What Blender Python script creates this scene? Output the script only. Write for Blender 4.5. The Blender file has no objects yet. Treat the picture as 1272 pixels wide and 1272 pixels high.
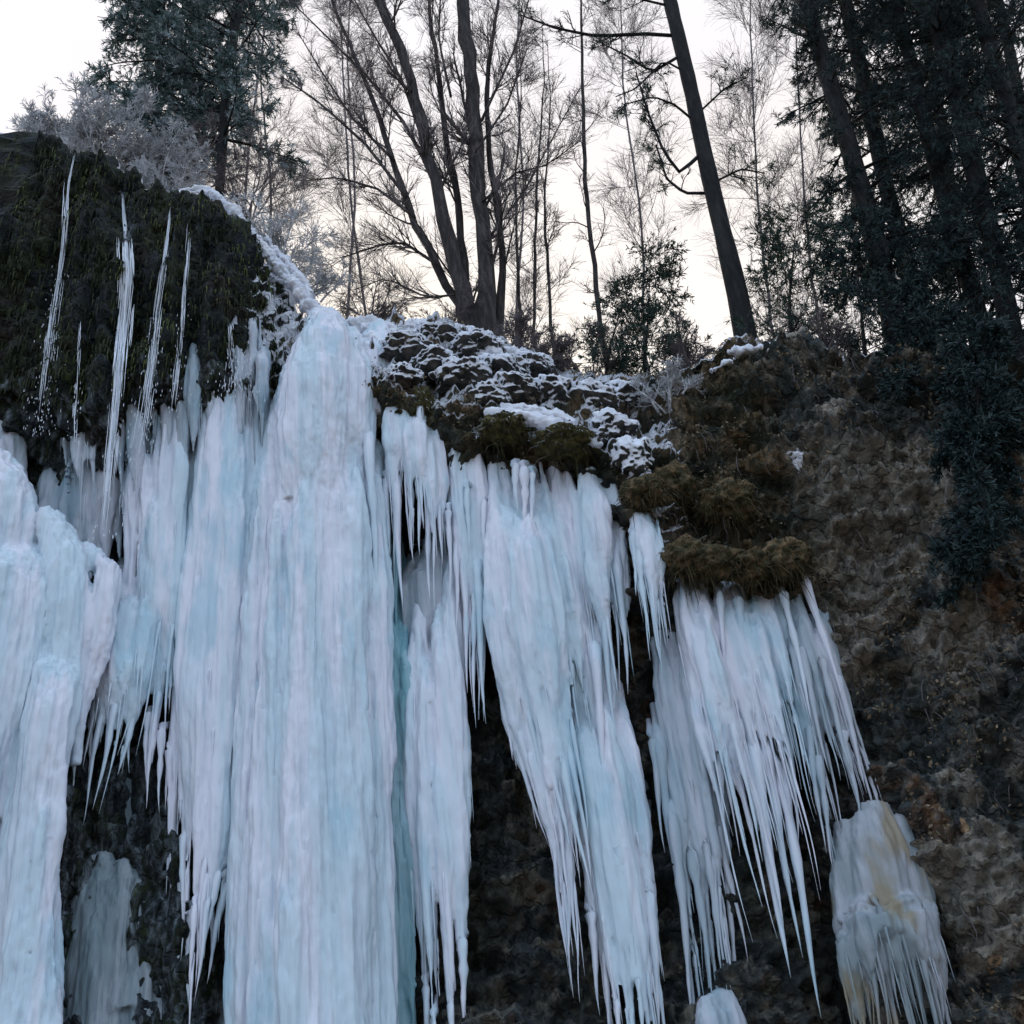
import bpy, math
import numpy as np
from mathutils import Vector, Matrix
RNG = np.random.default_rng(11)
sc = bpy.context.scene
col = sc.collection
rad = math.radians

# ------------------------------------------------------------------ camera
PITCH, ROLL, FPX, HALF = rad(35), rad(8.4), 1364.0, 636.0
CAM = np.array([0, 0, 1.6])
_f = np.array([0, math.cos(PITCH), math.sin(PITCH)])
_r0 = np.array([1.0, 0, 0]); _u0 = np.array([0, -math.sin(PITCH), math.cos(PITCH)])
_r = math.cos(ROLL) * _r0 - math.sin(ROLL) * _u0
_u = math.sin(ROLL) * _r0 + math.cos(ROLL) * _u0
def at(px, py, Y):
    px = np.asarray(px, float); py = np.asarray(py, float); Y = np.asarray(Y, float)
    d = _f + ((px - HALF) / FPX)[..., None] * _r - ((py - HALF) / FPX)[..., None] * _u
    return CAM + d * (Y / d[..., 1])[..., None]
cd = bpy.data.cameras.new('camera'); cam = bpy.data.objects.new('camera', cd); col.objects.link(cam)
M = Matrix(((_r[0], _u[0], -_f[0], CAM[0]), (_r[1], _u[1], -_f[1], CAM[1]), (_r[2], _u[2], -_f[2], CAM[2]), (0, 0, 0, 1)))
cam.matrix_world = M
cd.sensor_width = 36; cd.lens = 36 * FPX / 1272; cd.clip_end = 2000; cd.clip_start = 0.1
sc.camera = cam

# ------------------------------------------------------------------ noise
_perm = np.random.default_rng(5).permutation(256); _perm = np.concatenate([_perm, _perm, _perm])
_grad = np.random.default_rng(6).normal(size=(256, 3)); _grad /= np.linalg.norm(_grad, axis=1)[:, None]
def noise(P):
    P = np.asarray(P, float); i = np.floor(P).astype(int); f = P - i; w = f * f * f * (f * (f * 6 - 15) + 10)
    out = np.zeros(P.shape[:-1])
    for dx in (0, 1):
        for dy in (0, 1):
            for dz in (0, 1):
                h = _perm[(_perm[(_perm[(i[..., 0] + dx) & 255] + i[..., 1] + dy) & 255] + i[..., 2] + dz) & 255]
                g = _grad[h]; d = f - np.array([dx, dy, dz])
                ww = (w[..., 0] if dx else 1 - w[..., 0]) * (w[..., 1] if dy else 1 - w[..., 1]) * (w[..., 2] if dz else 1 - w[..., 2])
                out += ww * (g * d).sum(-1)
    return out * 1.5
def fbm(P, o=4, lac=2.03, gain=.5):
    P = np.asarray(P, float); a = 1; s = 0
    for k in range(o): s = s + a * noise(P + 17.3 * k); P = P * lac; a *= gain
    return s
def sst(a, b, x):
    t = np.clip((x - a) / (b - a), 0, 1); return t * t * (3 - 2 * t)

# ------------------------------------------------------------------ mesh builder
class MB:
    def __init__(s): s.v = []; s.q = []; s.t = []; s.n = 0; s.qm = []
    def add(s, V, Q=None, T=None):
        V = np.asarray(V, float).reshape(-1, 3)
        if Q is not None and len(Q): s.q.append(np.asarray(Q, int).reshape(-1, 4) + s.n)
        if T is not None and len(T): s.t.append(np.asarray(T, int).reshape(-1, 3) + s.n)
        s.v.append(V); s.n += len(V)
    def tubes(s, P, R, k=5, cap=True):
        """batch of tubes: P (N,n,3), R (N,n)"""
        P = np.asarray(P, float); R = np.asarray(R, float)
        if P.ndim == 2: P = P[None]; R = R[None]
        N, n, _ = P.shape
        if N == 0: return
        T = np.gradient(P, axis=1); T /= np.linalg.norm(T, axis=2, keepdims=True) + 1e-9
        ref = np.where(np.abs(T[..., 2:3]) > .85, np.array([1.0, .1, 0]), np.array([0, 0, 1.0]))
        A = np.cross(T, ref); A /= np.linalg.norm(A, axis=2, keepdims=True) + 1e-9
        B = np.cross(T, A)
        th = np.arange(k) * 2 * math.pi / k
        V = P[:, :, None] + R[:, :, None, None] * (np.cos(th)[None, None, :, None] * A[:, :, None] + np.sin(th)[None, None, :, None] * B[:, :, None])
        a = np.arange(n - 1)[:, None] * k; j = np.arange(k)[None]; j2 = (j + 1) % k
        q = np.stack([a + j, a + j2, a + k + j2, a + k + j], -1).reshape(-1, 4)
        Q = (q[None] + (np.arange(N) * n * k)[:, None, None]).reshape(-1, 4)
        TT = None
        if cap and k >= 3:
            t0 = np.array([[0, m + 1, m] for m in range(1, k - 1)]); t1 = np.array([[0, m, m + 1] for m in range(1, k - 1)]) + (n - 1) * k
            tt = np.concatenate([t0, t1]); TT = (tt[None] + (np.arange(N) * n * k)[:, None, None]).reshape(-1, 3)
        s.add(V, Q, TT)
    def quads(s, V):   # V (N,4,3)
        N = len(V); s.add(V.reshape(-1, 3), np.arange(N * 4).reshape(-1, 4))
    def build(s, name, m, parent=None, smooth=True):
        V = np.concatenate(s.v) if s.v else np.zeros((0, 3))
        Q = np.concatenate(s.q) if s.q else np.zeros((0, 4), int); T = np.concatenate(s.t) if s.t else np.zeros((0, 3), int)
        o = mesh_obj(name, V, Q, T, m, parent, smooth); return o
def mesh_obj(name, V, Q, T, m, parent=None, smooth=True):
    me = bpy.data.meshes.new(name)
    me.vertices.add(len(V)); me.vertices.foreach_set('co', V.astype(np.float32).ravel())
    nl = len(Q) * 4 + len(T) * 3; me.loops.add(nl)
    me.loops.foreach_set('vertex_index', np.concatenate([Q.ravel(), T.ravel()]).astype(np.int32))
    me.polygons.add(len(Q) + len(T))
    me.polygons.foreach_set('loop_start', np.concatenate([np.arange(len(Q)) * 4, len(Q) * 4 + np.arange(len(T)) * 3]).astype(np.int32))
    me.polygons.foreach_set('use_smooth', np.full(len(Q) + len(T), smooth))
    me.update(calc_edges=True); me.validate()
    o = bpy.data.objects.new(name, me); col.objects.link(o)
    if m: me.materials.append(m)
    if parent is not None: o.parent = parent; o.matrix_parent_inverse = Matrix.Translation(-Vector(parent.location))
    return o
def tag(o, label=None, cat=None, group=None, kind=None):
    if label: o['label'] = label
    if cat: o['category'] = cat
    if group: o['group'] = group
    if kind: o['kind'] = kind
    return o
def thing(name, label, cat, loc, group=None):
    o = bpy.data.objects.new(name, None); col.objects.link(o); o.location = [float(c) for c in loc]
    o.empty_display_size = .2
    return tag(o, label, cat, group)

# ------------------------------------------------------------------ materials
def nt_new(name):
    m = bpy.data.materials.new(name); m.use_nodes = True; nt = m.node_tree
    b = nt.nodes['Principled BSDF']; return m, nt, b
def N(nt, t, **kw):
    n = nt.nodes.new(t)
    for k, v in kw.items():
        if k in n.inputs: n.inputs[k].default_value = v
        else: setattr(n, k, v)
    return n
def pos_noise(nt, scale, detail=4, rough=.55, dist=0.0):
    g = N(nt, 'ShaderNodeNewGeometry'); mp = N(nt, 'ShaderNodeMapping'); mp.inputs['Scale'].default_value = scale
    nt.links.new(g.outputs['Position'], mp.inputs['Vector'])
    n = N(nt, 'ShaderNodeTexNoise'); n.inputs['Scale'].default_value = 1; n.inputs['Detail'].default_value = detail
    n.inputs['Roughness'].default_value = rough; n.inputs['Distortion'].default_value = dist
    nt.links.new(mp.outputs[0], n.inputs['Vector']); return n.outputs['Fac']
def ramp(nt, fac, stops):
    r = N(nt, 'ShaderNodeValToRGB'); e = r.color_ramp.elements
    while len(e) < len(stops): e.new(.5)
    for x, (p, c) in zip(e, stops): x.position = p; x.color = (*c, 1) if len(c) == 3 else c
    nt.links.new(fac, r.inputs[0]); return r.outputs['Color']
def mix(nt, fac, a, b):
    m = N(nt, 'ShaderNodeMix', data_type='RGBA')
    for s, v in ((m.inputs[0], fac), (m.inputs[6], a), (m.inputs[7], b)):
        if isinstance(v, (int, float)): s.default_value = v
        elif isinstance(v, tuple): s.default_value = (*v, 1)
        else: nt.links.new(v, s)
    return m.outputs[2]
def math_(nt, op, a, b=None, clamp=False):
    m = N(nt, 'ShaderNodeMath', operation=op, use_clamp=clamp)
    for s, v in zip(m.inputs, (a, b)):
        if v is None: continue
        if isinstance(v, (int, float)): s.default_value = v
        else: nt.links.new(v, s)
    return m.outputs[0]
def mrange(nt, v, a, b):
    m = N(nt, 'ShaderNodeMapRange', interpolation_type='SMOOTHSTEP'); nt.links.new(v, m.inputs[0])
    m.inputs[1].default_value = a; m.inputs[2].default_value = b; return m.outputs[0]
def bump(nt, b, h, strength, dist=.02):
    n = N(nt, 'ShaderNodeBump'); n.inputs['Strength'].default_value = strength; n.inputs['Distance'].default_value = dist
    nt.links.new(h, n.inputs['Height']); nt.links.new(n.outputs[0], b.inputs['Normal'])

def ice_mat(name, dark, cyan, lav, sss=0, rough=.45, stain=None):
    m, nt, b = nt_new(name)
    s1 = pos_noise(nt, (11, 11, .35), 5, .65, .15); s2 = pos_noise(nt, (3.2, 3.2, .22), 3, .5); s3 = pos_noise(nt, (26, 26, 1.0), 3, .6)
    c = mix(nt, mrange(nt, s2, .38, .62), cyan, lav)
    k = math_(nt, 'ADD', math_(nt, 'MULTIPLY', s1, .65), math_(nt, 'MULTIPLY', s3, .35))
    st_ = mrange(nt, pos_noise(nt, (1.1, 1.1, .7), 3, .55), .35, .65)
    c = mix(nt, math_(nt, 'MULTIPLY', math_(nt, 'SUBTRACT', 1.0, mrange(nt, k, .30, .56)), math_(nt, 'ADD', math_(nt, 'MULTIPLY', st_, .75), .25)), c, dark)
    c = mix(nt, math_(nt, 'MULTIPLY', mrange(nt, pos_noise(nt, (1.9, 1.9, .55), 4, .6), .54, .68), .55), c, tuple(v * k_ for v, k_ in zip(cyan, (.60, .80, .86))))
    if stain: c = mix(nt, math_(nt, 'MULTIPLY', mrange(nt, pos_noise(nt, (2.6, 2.6, 1.1), 3, .5), .5, .66), .75), c, stain)
    nt.links.new(c, b.inputs['Base Color'])
    b.inputs['Roughness'].default_value = rough; b.inputs['IOR'].default_value = 1.31; b.inputs['Specular IOR Level'].default_value = .4; b.inputs['Coat Weight'].default_value = .25; b.inputs['Coat Roughness'].default_value = .12; b.inputs['Coat IOR'].default_value = 1.31
    if sss:
        b.inputs['Subsurface Weight'].default_value = sss; b.inputs['Subsurface Radius'].default_value = (.35, .7, 1.0); b.inputs['Subsurface Scale'].default_value = .1
    f = pos_noise(nt, (42, 42, 1.4), 4, .65); g = pos_noise(nt, (15, 15, 3), 3, .5)
    bump(nt, b, math_(nt, 'ADD', math_(nt, 'MULTIPLY', f, math_(nt, 'ADD', math_(nt, 'MULTIPLY', st_, .8), .2)), math_(nt, 'MULTIPLY', g, .8)), .6, .02)
    return m
ICE = ice_mat('white_ice', (.42, .52, .61), (.545, .672, .755), (.71, .725, .815), rough=.3)
ICE_BLUE = ice_mat('blue_ice', (.13, .29, .35), (.20, .405, .465), (.36, .53, .60), rough=.3)  # teal of a deep cleft, its dimmed light put into the colour
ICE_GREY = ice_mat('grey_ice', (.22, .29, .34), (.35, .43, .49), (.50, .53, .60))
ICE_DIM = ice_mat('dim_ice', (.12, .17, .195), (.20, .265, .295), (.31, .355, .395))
ICE_STAIN = ice_mat('stained_ice', (.13, .165, .18), (.22, .27, .295), (.36, .385, .43), stain=(.25, .20, .11))

def snow_factor(nt, lo, hi, nscale, amp):
    g = N(nt, 'ShaderNodeNewGeometry'); sp = N(nt, 'ShaderNodeSeparateXYZ'); nt.links.new(g.outputs['Normal'], sp.inputs[0])
    n = pos_noise(nt, (nscale,) * 3, 5, .6)
    v = math_(nt, 'ADD', sp.outputs[2], math_(nt, 'MULTIPLY', math_(nt, 'SUBTRACT', n, .5), amp))
    return mrange(nt, v, lo, hi)
SNOWC = (.74, .78, .86)
m, nt, b = nt_new('snow'); SNOW = m
nt.links.new(ramp(nt, pos_noise(nt, (3, 3, 3), 4), [(.35, (.62, .67, .77)), (.65, (.8, .82, .88))]), b.inputs['Base Color'])
b.inputs['Roughness'].default_value = .7; bump(nt, b, pos_noise(nt, (18, 18, 18), 5, .6), .5, .03)

m, nt, b = nt_new('tufa_cliff'); CLIFF = m
att = N(nt, 'ShaderNodeAttribute', attribute_name='zone'); sp = N(nt, 'ShaderNodeSeparateColor'); nt.links.new(att.outputs['Color'], sp.inputs[0])
n1 = pos_noise(nt, (.75, .75, .6), 4, .55); n2 = pos_noise(nt, (9, 9, 8), 10, .70); n3 = pos_noise(nt, (11, 11, .9), 5, .6); n4 = pos_noise(nt, (2.1, 1.9, 2.2), 6, .62); n5 = pos_noise(nt, (1.3, 1.2, 1.0), 5, .6)
dkg = ramp(nt, n2, [(.33, (.024, .034, .039)), (.53, (.068, .084, .088)), (.68, (.15, .155, .148))])
tan = ramp(nt, n2, [(.3, (.12, .12, .112)), (.46, (.27, .25, .218)), (.56, (.38, .345, .29)), (.68, (.50, .45, .37))])
rust = ramp(nt, n2, [(.3, (.05, .032, .022)), (.5, (.16, .09, .052)), (.65, (.27, .155, .085))])
grey = mix(nt, mrange(nt, n4, .44, .60), dkg, tan)
grey = mix(nt, mrange(nt, n5, .56, .68), grey, rust)
grey = mix(nt, mrange(nt, n1, .50, .62), grey, dkg)
atp = N(nt, 'ShaderNodeAttribute', attribute_name='pale')
grey = mix(nt, math_(nt, 'MULTIPLY', mrange(nt, math_(nt, 'ADD', math_(nt, 'MULTIPLY', atp.outputs['Fac'], 1.05), n4), .62, .92), .9), grey, tan)
brown = ramp(nt, n2, [(.3, (.036, .032, .022)), (.47, (.125, .092, .05)), (.58, (.24, .165, .085)), (.7, (.38, .26, .14))])
gb = ramp(nt, n4, [(.35, (.02, .028, .018)), (.5, (.05, .052, .03)), (.65, (.11, .075, .04))])
brown = mix(nt, mrange(nt, n4, .46, .62), gb, brown)
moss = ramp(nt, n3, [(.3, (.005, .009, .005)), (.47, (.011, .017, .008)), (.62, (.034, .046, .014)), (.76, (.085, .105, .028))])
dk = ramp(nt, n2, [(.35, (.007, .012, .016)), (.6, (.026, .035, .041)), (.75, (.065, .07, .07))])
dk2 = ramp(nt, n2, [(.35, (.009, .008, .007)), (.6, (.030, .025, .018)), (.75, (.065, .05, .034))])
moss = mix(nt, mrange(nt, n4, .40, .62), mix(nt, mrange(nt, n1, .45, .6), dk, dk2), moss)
c = mix(nt, math_(nt, 'ADD', sp.outputs[1], math_(nt, 'MULTIPLY', math_(nt, 'SUBTRACT', n1, .5), 1.2), True), grey, brown)
vg = N(nt, 'ShaderNodeNewGeometry'); vn = N(nt, 'ShaderNodeTexNoise'); vn.inputs['Scale'].default_value = 2.2; vn.inputs['Detail'].default_value = 5; nt.links.new(vg.outputs['Position'], vn.inputs['Vector'])
va = N(nt, 'ShaderNodeVectorMath', operation='MULTIPLY_ADD'); nt.links.new(vn.outputs['Color'], va.inputs[0]); va.inputs[1].default_value = (.9, .9, .9); nt.links.new(vg.outputs['Position'], va.inputs[2])
vo = N(nt, 'ShaderNodeTexVoronoi', feature='DISTANCE_TO_EDGE'); vo.inputs['Scale'].default_value = 2.4; nt.links.new(va.outputs[0], vo.inputs['Vector'])
crk = mrange(nt, vo.outputs['Distance'], .0, .10)
c = mix(nt, math_(nt, 'MULTIPLY', math_(nt, 'SUBTRACT', 1.0, crk), .42), c, (.012, .014, .015))
c = mix(nt, sp.outputs[0], c, moss)  # real moss, plus dark tones painted for shade in the recess and far right
fr = mrange(nt, math_(nt, 'ADD', math_(nt, 'MULTIPLY', sp.outputs[2], .55), math_(nt, 'MULTIPLY', pos_noise(nt, (9, 9, 1.6), 6, .62), .6)), .56, .84)
c = mix(nt, fr, c, (.40, .48, .55))
at2 = N(nt, 'ShaderNodeAttribute', attribute_name='snowy')
g_ = N(nt, 'ShaderNodeNewGeometry'); s_ = N(nt, 'ShaderNodeSeparateXYZ'); nt.links.new(g_.outputs['Normal'], s_.inputs[0])
v_ = math_(nt, 'ADD', s_.outputs[2], math_(nt, 'MULTIPLY', math_(nt, 'SUBTRACT', pos_noise(nt, (6, 6, 9), 6, .65), .5), 1.1))
sf = mrange(nt, math_(nt, 'ADD', v_, math_(nt, 'MULTIPLY', at2.outputs['Fac'], 1.4)), 1.08, 1.25)
sf = math_(nt, 'MULTIPLY', sf, mrange(nt, at2.outputs['Fac'], .05, .4))
c = mix(nt, sf, c, SNOWC); nt.links.new(c, b.inputs['Base Color'])
b.inputs['Roughness'].default_value = .62; b.inputs['Specular IOR Level'].default_value = .22
bump(nt, b, math_(nt, 'ADD', math_(nt, 'ADD', n2, math_(nt, 'MULTIPLY', crk, .5)), math_(nt, 'MULTIPLY', pos_noise(nt, (30, 30, 22), 4, .7), .5)), .95, .08)

def plain(name, stops, scale=(4, 4, 4), rough=.8, bumpk=0, snow=None, detail=4):
    m, nt, b = nt_new(name); f = pos_noise(nt, scale, detail, .6)
    c = ramp(nt, f, stops)
    if snow: c = mix(nt, snow_factor(nt, *snow), c, SNOWC)
    nt.links.new(c, b.inputs['Base Color']); b.inputs['Roughness'].default_value = rough; b.inputs['Specular IOR Level'].default_value = .25
    if bumpk: bump(nt, b, f, bumpk, .05)
    return m
ROCK = plain('snowy_rock', [(.3, (.010, .012, .012)), (.5, (.045, .045, .041)), (.7, (.14, .12, .095))], (7, 7, 9), .8, .8, (-.62, -.42, 6, 1.3), 6)
FROSTROCK = plain('frosted_rock', [(.32, (.014, .018, .02)), (.48, (.05, .058, .064)), (.6, (.17, .2, .23)), (.72, (.36, .41, .47))], (5, 5, 9), .8, .8, None, 7)
MOSSROCK = plain('mossy_rock', [(.3, (.02, .02, .01)), (.5, (.06, .055, .022)), (.7, (.14, .12, .045))], (9, 9, 7), .9, .8, (.55, .8, 6, .8), 6)
BROWNMOSS = plain('brown_moss', [(.3, (.018, .02, .012)), (.45, (.05, .045, .022)), (.58, (.11, .078, .04)), (.7, (.2, .14, .08))], (8, 8, 7), .9, .9, None, 8)
STONE = plain('pale_stone', [(.35, (.06, .045, .032)), (.5, (.20, .13, .075)), (.7, (.34, .23, .14))], (7, 7, 7), .85, .8)
BARK = plain('bark', [(.3, (.014, .013, .013)), (.5, (.036, .031, .031)), (.7, (.085, .074, .072))], (14, 14, 2.2), .9, .9)
BARK_DARK = plain('dark_bark', [(.3, (.006, .007, .008)), (.5, (.013, .0135, .0145)), (.7, (.028, .027, .027))], (12, 12, 2.4), .9, .9)
TWIG = plain('twig_bark', [(.3, (.075, .066, .07)), (.7, (.19, .165, .172))], (2, 2, 2))
FROST_TWIG = plain('frosted_twig', [(.35, (.25, .26, .27)), (.5, (.48, .50, .53)), (.65, (.72, .74, .77))], (5, 5, 5))
NEEDLE = plain('dark_needles', [(.3, (.012, .028, .022)), (.55, (.026, .055, .042)), (.68, (.05, .085, .07)), (.78, (.22, .27, .30))], (6, 6, 6), .7)
NEEDLE_SNOW = plain('snow_dusted_needles', [(.3, (.022, .05, .048)), (.44, (.05, .095, .09)), (.54, (.15, .22, .23)), (.66, (.44, .50, .55))], (4, 4, 4), .7)
NEEDLE_DARK = plain('bluish_needles', [(.3, (.010, .024, .027)), (.55, (.024, .046, .048)), (.68, (.055, .085, .088)), (.78, (.20, .25, .28))], (5, 5, 5), .7)  # cooler, bluer green than the other needles
LEAF = plain('dead_leaves', [(.3, (.04, .04, .03)), (.43, (.10, .085, .055)), (.58, (.19, .145, .095)), (.7, (.32, .26, .19))], (9, 9, 9), .8)
MOSSLEAF = plain('moss_strands', [(.35, (.010, .014, .008)), (.50, (.028, .038, .013)), (.66, (.09, .11, .03))], (2, 2, .5), .8)
m, nt, b = nt_new('white_water'); WATER = m
b.inputs['Base Color'].default_value = (.72, .78, .86, 1); b.inputs['Roughness'].default_value = .2; b.inputs['Subsurface Weight'].default_value = 0

# ------------------------------------------------------------------ the cliff
LIP = np.array([(-900, 60, 10.6), (-300, 120, 11.2), (0, 163, 11.8), (50, 172, 11.8), (100, 190, 11.9), (140, 212, 11.9), (165, 214, 11.9), (190, 230, 12.0), (240, 246, 12.1), (272, 260, 12.2), (302, 286, 12.35), (332, 322, 12.55),
                (357, 362, 12.75), (380, 398, 13.0), (430, 410, 13.1), (500, 408, 13.2), (580, 412, 13.3), (660, 440, 13.3), (720, 470, 13.3), (790, 478, 13.2),
                (850, 452, 13.1), (905, 428, 13.0), (1000, 428, 12.8), (1100, 440, 12.4), (1272, 450, 11.6), (1500, 420, 10.5), (2100, 360, 8.5)])
OVR = np.array([(-900, 480), (-300, 480), (0, 520), (120, 540), (200, 500), (330, 480), (380, 470), (480, 505), (600, 555), (740, 570), (775, 600), (800, 640), (850, 715), (1000, 715), (1040, 790), (1090, 880), (1130, 980), (1170, 1100), (1210, 1260), (1250, 1600), (1300, 2600)])
LW = at(LIP[:, 0], LIP[:, 1], LIP[:, 2]); OW = at(OVR[:, 0], OVR[:, 1], np.full(len(OVR), 12.2))
def lip_z(x): return np.interp(x, LW[:, 0], LW[:, 2])
def lip_y(x): return np.interp(x, LW[:, 0], LW[:, 1])
BWp = np.concatenate([OVR[:14], [(1300, 800), (2100, 900)]]); BW = at(BWp[:, 0], BWp[:, 1], np.full(len(BWp), 12.2))
def ovr_z(x): return np.minimum(np.interp(x, BW[:, 0], BW[:, 2]), lip_z(x) - .5)
def under(x, z):
    """metres below / left of the overhang line (negative on the front of the cliff)"""
    x = np.asarray(x, float); z = np.asarray(z, float); best = np.full(x.shape, 1e9); sg = np.zeros(x.shape)
    for a, b in zip(OW[:-1], OW[1:]):
        dx, dz = b[0] - a[0], b[2] - a[2]; t = np.clip(((x - a[0]) * dx + (z - a[2]) * dz) / (dx * dx + dz * dz), 0, 1)
        d = np.hypot(x - a[0] - t * dx, z - a[2] - t * dz); c = -(dx * (z - a[2]) - dz * (x - a[0]))
        m_ = d < best - 1e-6; best = np.where(m_, d, best); sg = np.where(m_, np.sign(c), sg)
    return best * sg
xl, xr = LW[0, 0], LW[-1, 0]
XA = at(370, 400, 12.9)[0]; XB = at(800, 480, 12.9)[0]; XL = at(330, 400, 12.5)[0]
ZPLAT = float(lip_z(at(900, 428, 13)[0]))
def tilt(x):   # how far the brow stands out in front of the lip
    return .55 + .55 * sst(XA - .3, XA + .5, x) * (1 - sst(XB - .5, XB + .6, x))
def recess(x): return 1.15 - .25 * sst(XA, XB, x)
def face_y(x, z):
    zl = lip_z(x); zo = ovr_z(x)
    a = np.clip((zl - z) / np.maximum(zl - zo, .3), 0, 1)
    y = lip_y(x) - tilt(x) * np.sin(a * math.pi / 2)
    y = y + recess(x) * sst(0, 1.2, under(x, z))
    y = y - .10 * np.clip(zo - z - 1.5, 0, 9)
    return y
xs = np.concatenate([np.linspace(xl, -7.5, 40)[:-1], np.linspace(-7.5, 8.5, 500), np.linspace(8.5, xr, 30)[1:]])
nz, npz = 380, 46
rows = []
sfrac = np.linspace(0, 1, nz)
dback = np.concatenate([np.linspace(.05, 1.5, 16), 1.5 + 58 * np.linspace(.02, 1, npz - 16) ** 2])
Xg = np.repeat(xs[None], nz + npz, 0); Zg = np.zeros_like(Xg); Yg = np.zeros_like(Xg)
zl = lip_z(xs)
for i, s in enumerate(sfrac):
    z = -.5 + (zl + .5) * s; Zg[i] = z; Yg[i] = face_y(xs, z)
def plat_z(x, y):
    d = y - lip_y(x)
    return lip_z(x) + (ZPLAT + .05 - lip_z(x)) * sst(.5, 5.5, d) + .06 * d
for k, d in enumerate(dback):
    Yg[nz + k] = lip_y(xs) + d; Zg[nz + k] = plat_z(xs, lip_y(xs) + d)
P = np.stack([Xg, Yg, Zg], -1)
# normals + displacement
du = np.gradient(P, axis=1); dv = np.gradient(P, axis=0); Nn = np.cross(du, dv); Nn /= np.linalg.norm(Nn, axis=2, keepdims=True) + 1e-9
lum = fbm(P * np.array([.8, .8, .95]), 6, 2.05, .58) * .42
strat = fbm(P * np.array([1.4, 1.4, 4.0]) + 3, 4, 2.1, .55) * .13
bill = np.abs(fbm(P * 3.4 + 21, 4, 2.1, .55)) * .16
rid = (1 - np.abs(fbm(P * 2.3 + 9, 4))) * .26 - .2 + strat + bill
left = 1 - sst(XL - .2, XL + .8, P[..., 0])
flute = fbm(P * np.array([2.6, 2.6, .28]) + 31, 5, 2.1, .55) * .30
zo_g = ovr_z(Xg); und = under(Xg, Zg); front = 1 - sst(-.25, .4, und); front[nz:] = 1
D = (lum + rid) * (1 - .55 * left) + flute * left
D += .10 * fbm(P * 6, 3) + (.05 * fbm(P * 11 + 5, 3) - .05 * np.abs(fbm(P * 7.3 + 8, 2))) * (1 - .6 * left)
fade = np.ones_like(D); fade[nz - 3:nz + 10] *= .6
P = P + Nn * (D * fade)[..., None]
nr, ncx = P.shape[:2]
ii = np.arange(nr - 1)[:, None] * ncx + np.arange(ncx - 1)[None]
Q = np.stack([ii, ii + 1, ii + ncx + 1, ii + ncx], -1).reshape(-1, 4)
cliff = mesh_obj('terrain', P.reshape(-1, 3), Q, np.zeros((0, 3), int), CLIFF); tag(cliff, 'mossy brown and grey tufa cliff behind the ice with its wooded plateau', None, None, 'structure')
zc = np.zeros((nr, ncx, 4)); zc[..., 3] = 1
zc[..., 0] = np.clip(left * front * 1.0 + .8 * left + .45 * (1 - front) * (1 - sst(XB, XB + 1.6, Xg)), 0, 1)  # moss on the dome; behind the overhang it paints in the recess shade
XM = at(1000, 600, 12.3)[0]
br = sst(XA, XA + .6, Xg) * (1 - .9 * sst(XM - .5, XM + .5, Xg)) * sst(-1.0, .0, Zg - zo_g)
zc[..., 1] = np.clip(br, 0, 1) * .85 + .05
bandz = (1 - sst(-.1, 1.1, Zg - zo_g)) * left
zc[..., 2] = np.clip((1 - front) * (1 - sst(XA + .3, XB, Xg)) * .0 + bandz * .55, 0, 1)
XE = at(1170, 560, 12.2)[0]; zc[..., 0] = np.maximum(zc[..., 0], .85 * sst(XE, XE + 1.1, Xg) * sst(9.0, 10.5, Zg))  # near-black shade at the far right painted through the moss channel
def blob(a, c, rr_, Y=12.2):
    w0 = at(a, c, Y); return np.exp(-((Xg - w0[0]) ** 2 + (Zg - w0[2]) ** 2) / (rr_ * rr_))
for (a, c, rr_, k_) in ((285, 275, .22, .62), (312, 310, .25, .62), (338, 350, .25, .6), (1080, 1040, .5, .75), (1110, 1120, .6, .8), (1130, 1200, .6, .7), (120, 1130, .6, .7), (905, 1260, .4, .6)):
    zc[..., 2] = np.maximum(zc[..., 2], k_ * blob(a, c, rr_))
for pts_, w_, k_ in (([(92, 190), (84, 230), (80, 300), (66, 400), (48, 540)], .10, .42), ([(152, 225), (156, 300), (158, 350), (150, 440), (142, 530)], .13, .62), ([(212, 240), (206, 310), (196, 380), (186, 470)], .10, .5), ([(236, 255), (230, 340), (224, 430)], .09, .42), ([(120, 220), (116, 330), (104, 470)], .05, .3), ([(262, 275), (262, 350), (258, 430)], .07, .4)):
    wp_ = at([a for a, c in pts_], [c for a, c in pts_], np.full(len(pts_), 11.5)); o_ = np.argsort(wp_[:, 2])
    xx_ = np.interp(Zg, wp_[o_, 2], wp_[o_, 0]); m_ = (Zg > wp_[:, 2].min() - .1) & (Zg < wp_[:, 2].max() + .15)
    zc[..., 2] = np.maximum(zc[..., 2], k_ * np.exp(-((Xg - xx_) / w_) ** 2) * m_)
zc[nz:, :, 1] = .7; zc[nz:, :, 2] = 0
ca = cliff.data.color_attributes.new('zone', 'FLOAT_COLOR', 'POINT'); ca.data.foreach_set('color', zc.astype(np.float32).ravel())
sn = sst(XA - .9, XA - .3, Xg) * (1 - sst(XB - .1, XB + .5, Xg)) * sst(-.1, .3, Zg - zo_g); sn[nz:] = 1
sn = np.maximum(sn, .55 * sst(XB, XB + .6, Xg) * (1 - sst(XM + .2, XM + 1, Xg)) * sst(-.5, -.1, Zg - lip_z(Xg)))
sa = cliff.data.attributes.new('snowy', 'FLOAT', 'POINT'); sa.data.foreach_set('value', sn.astype(np.float32).ravel())
from mathutils.bvhtree import BVHTree
_pl = np.zeros((nr, ncx))
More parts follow.
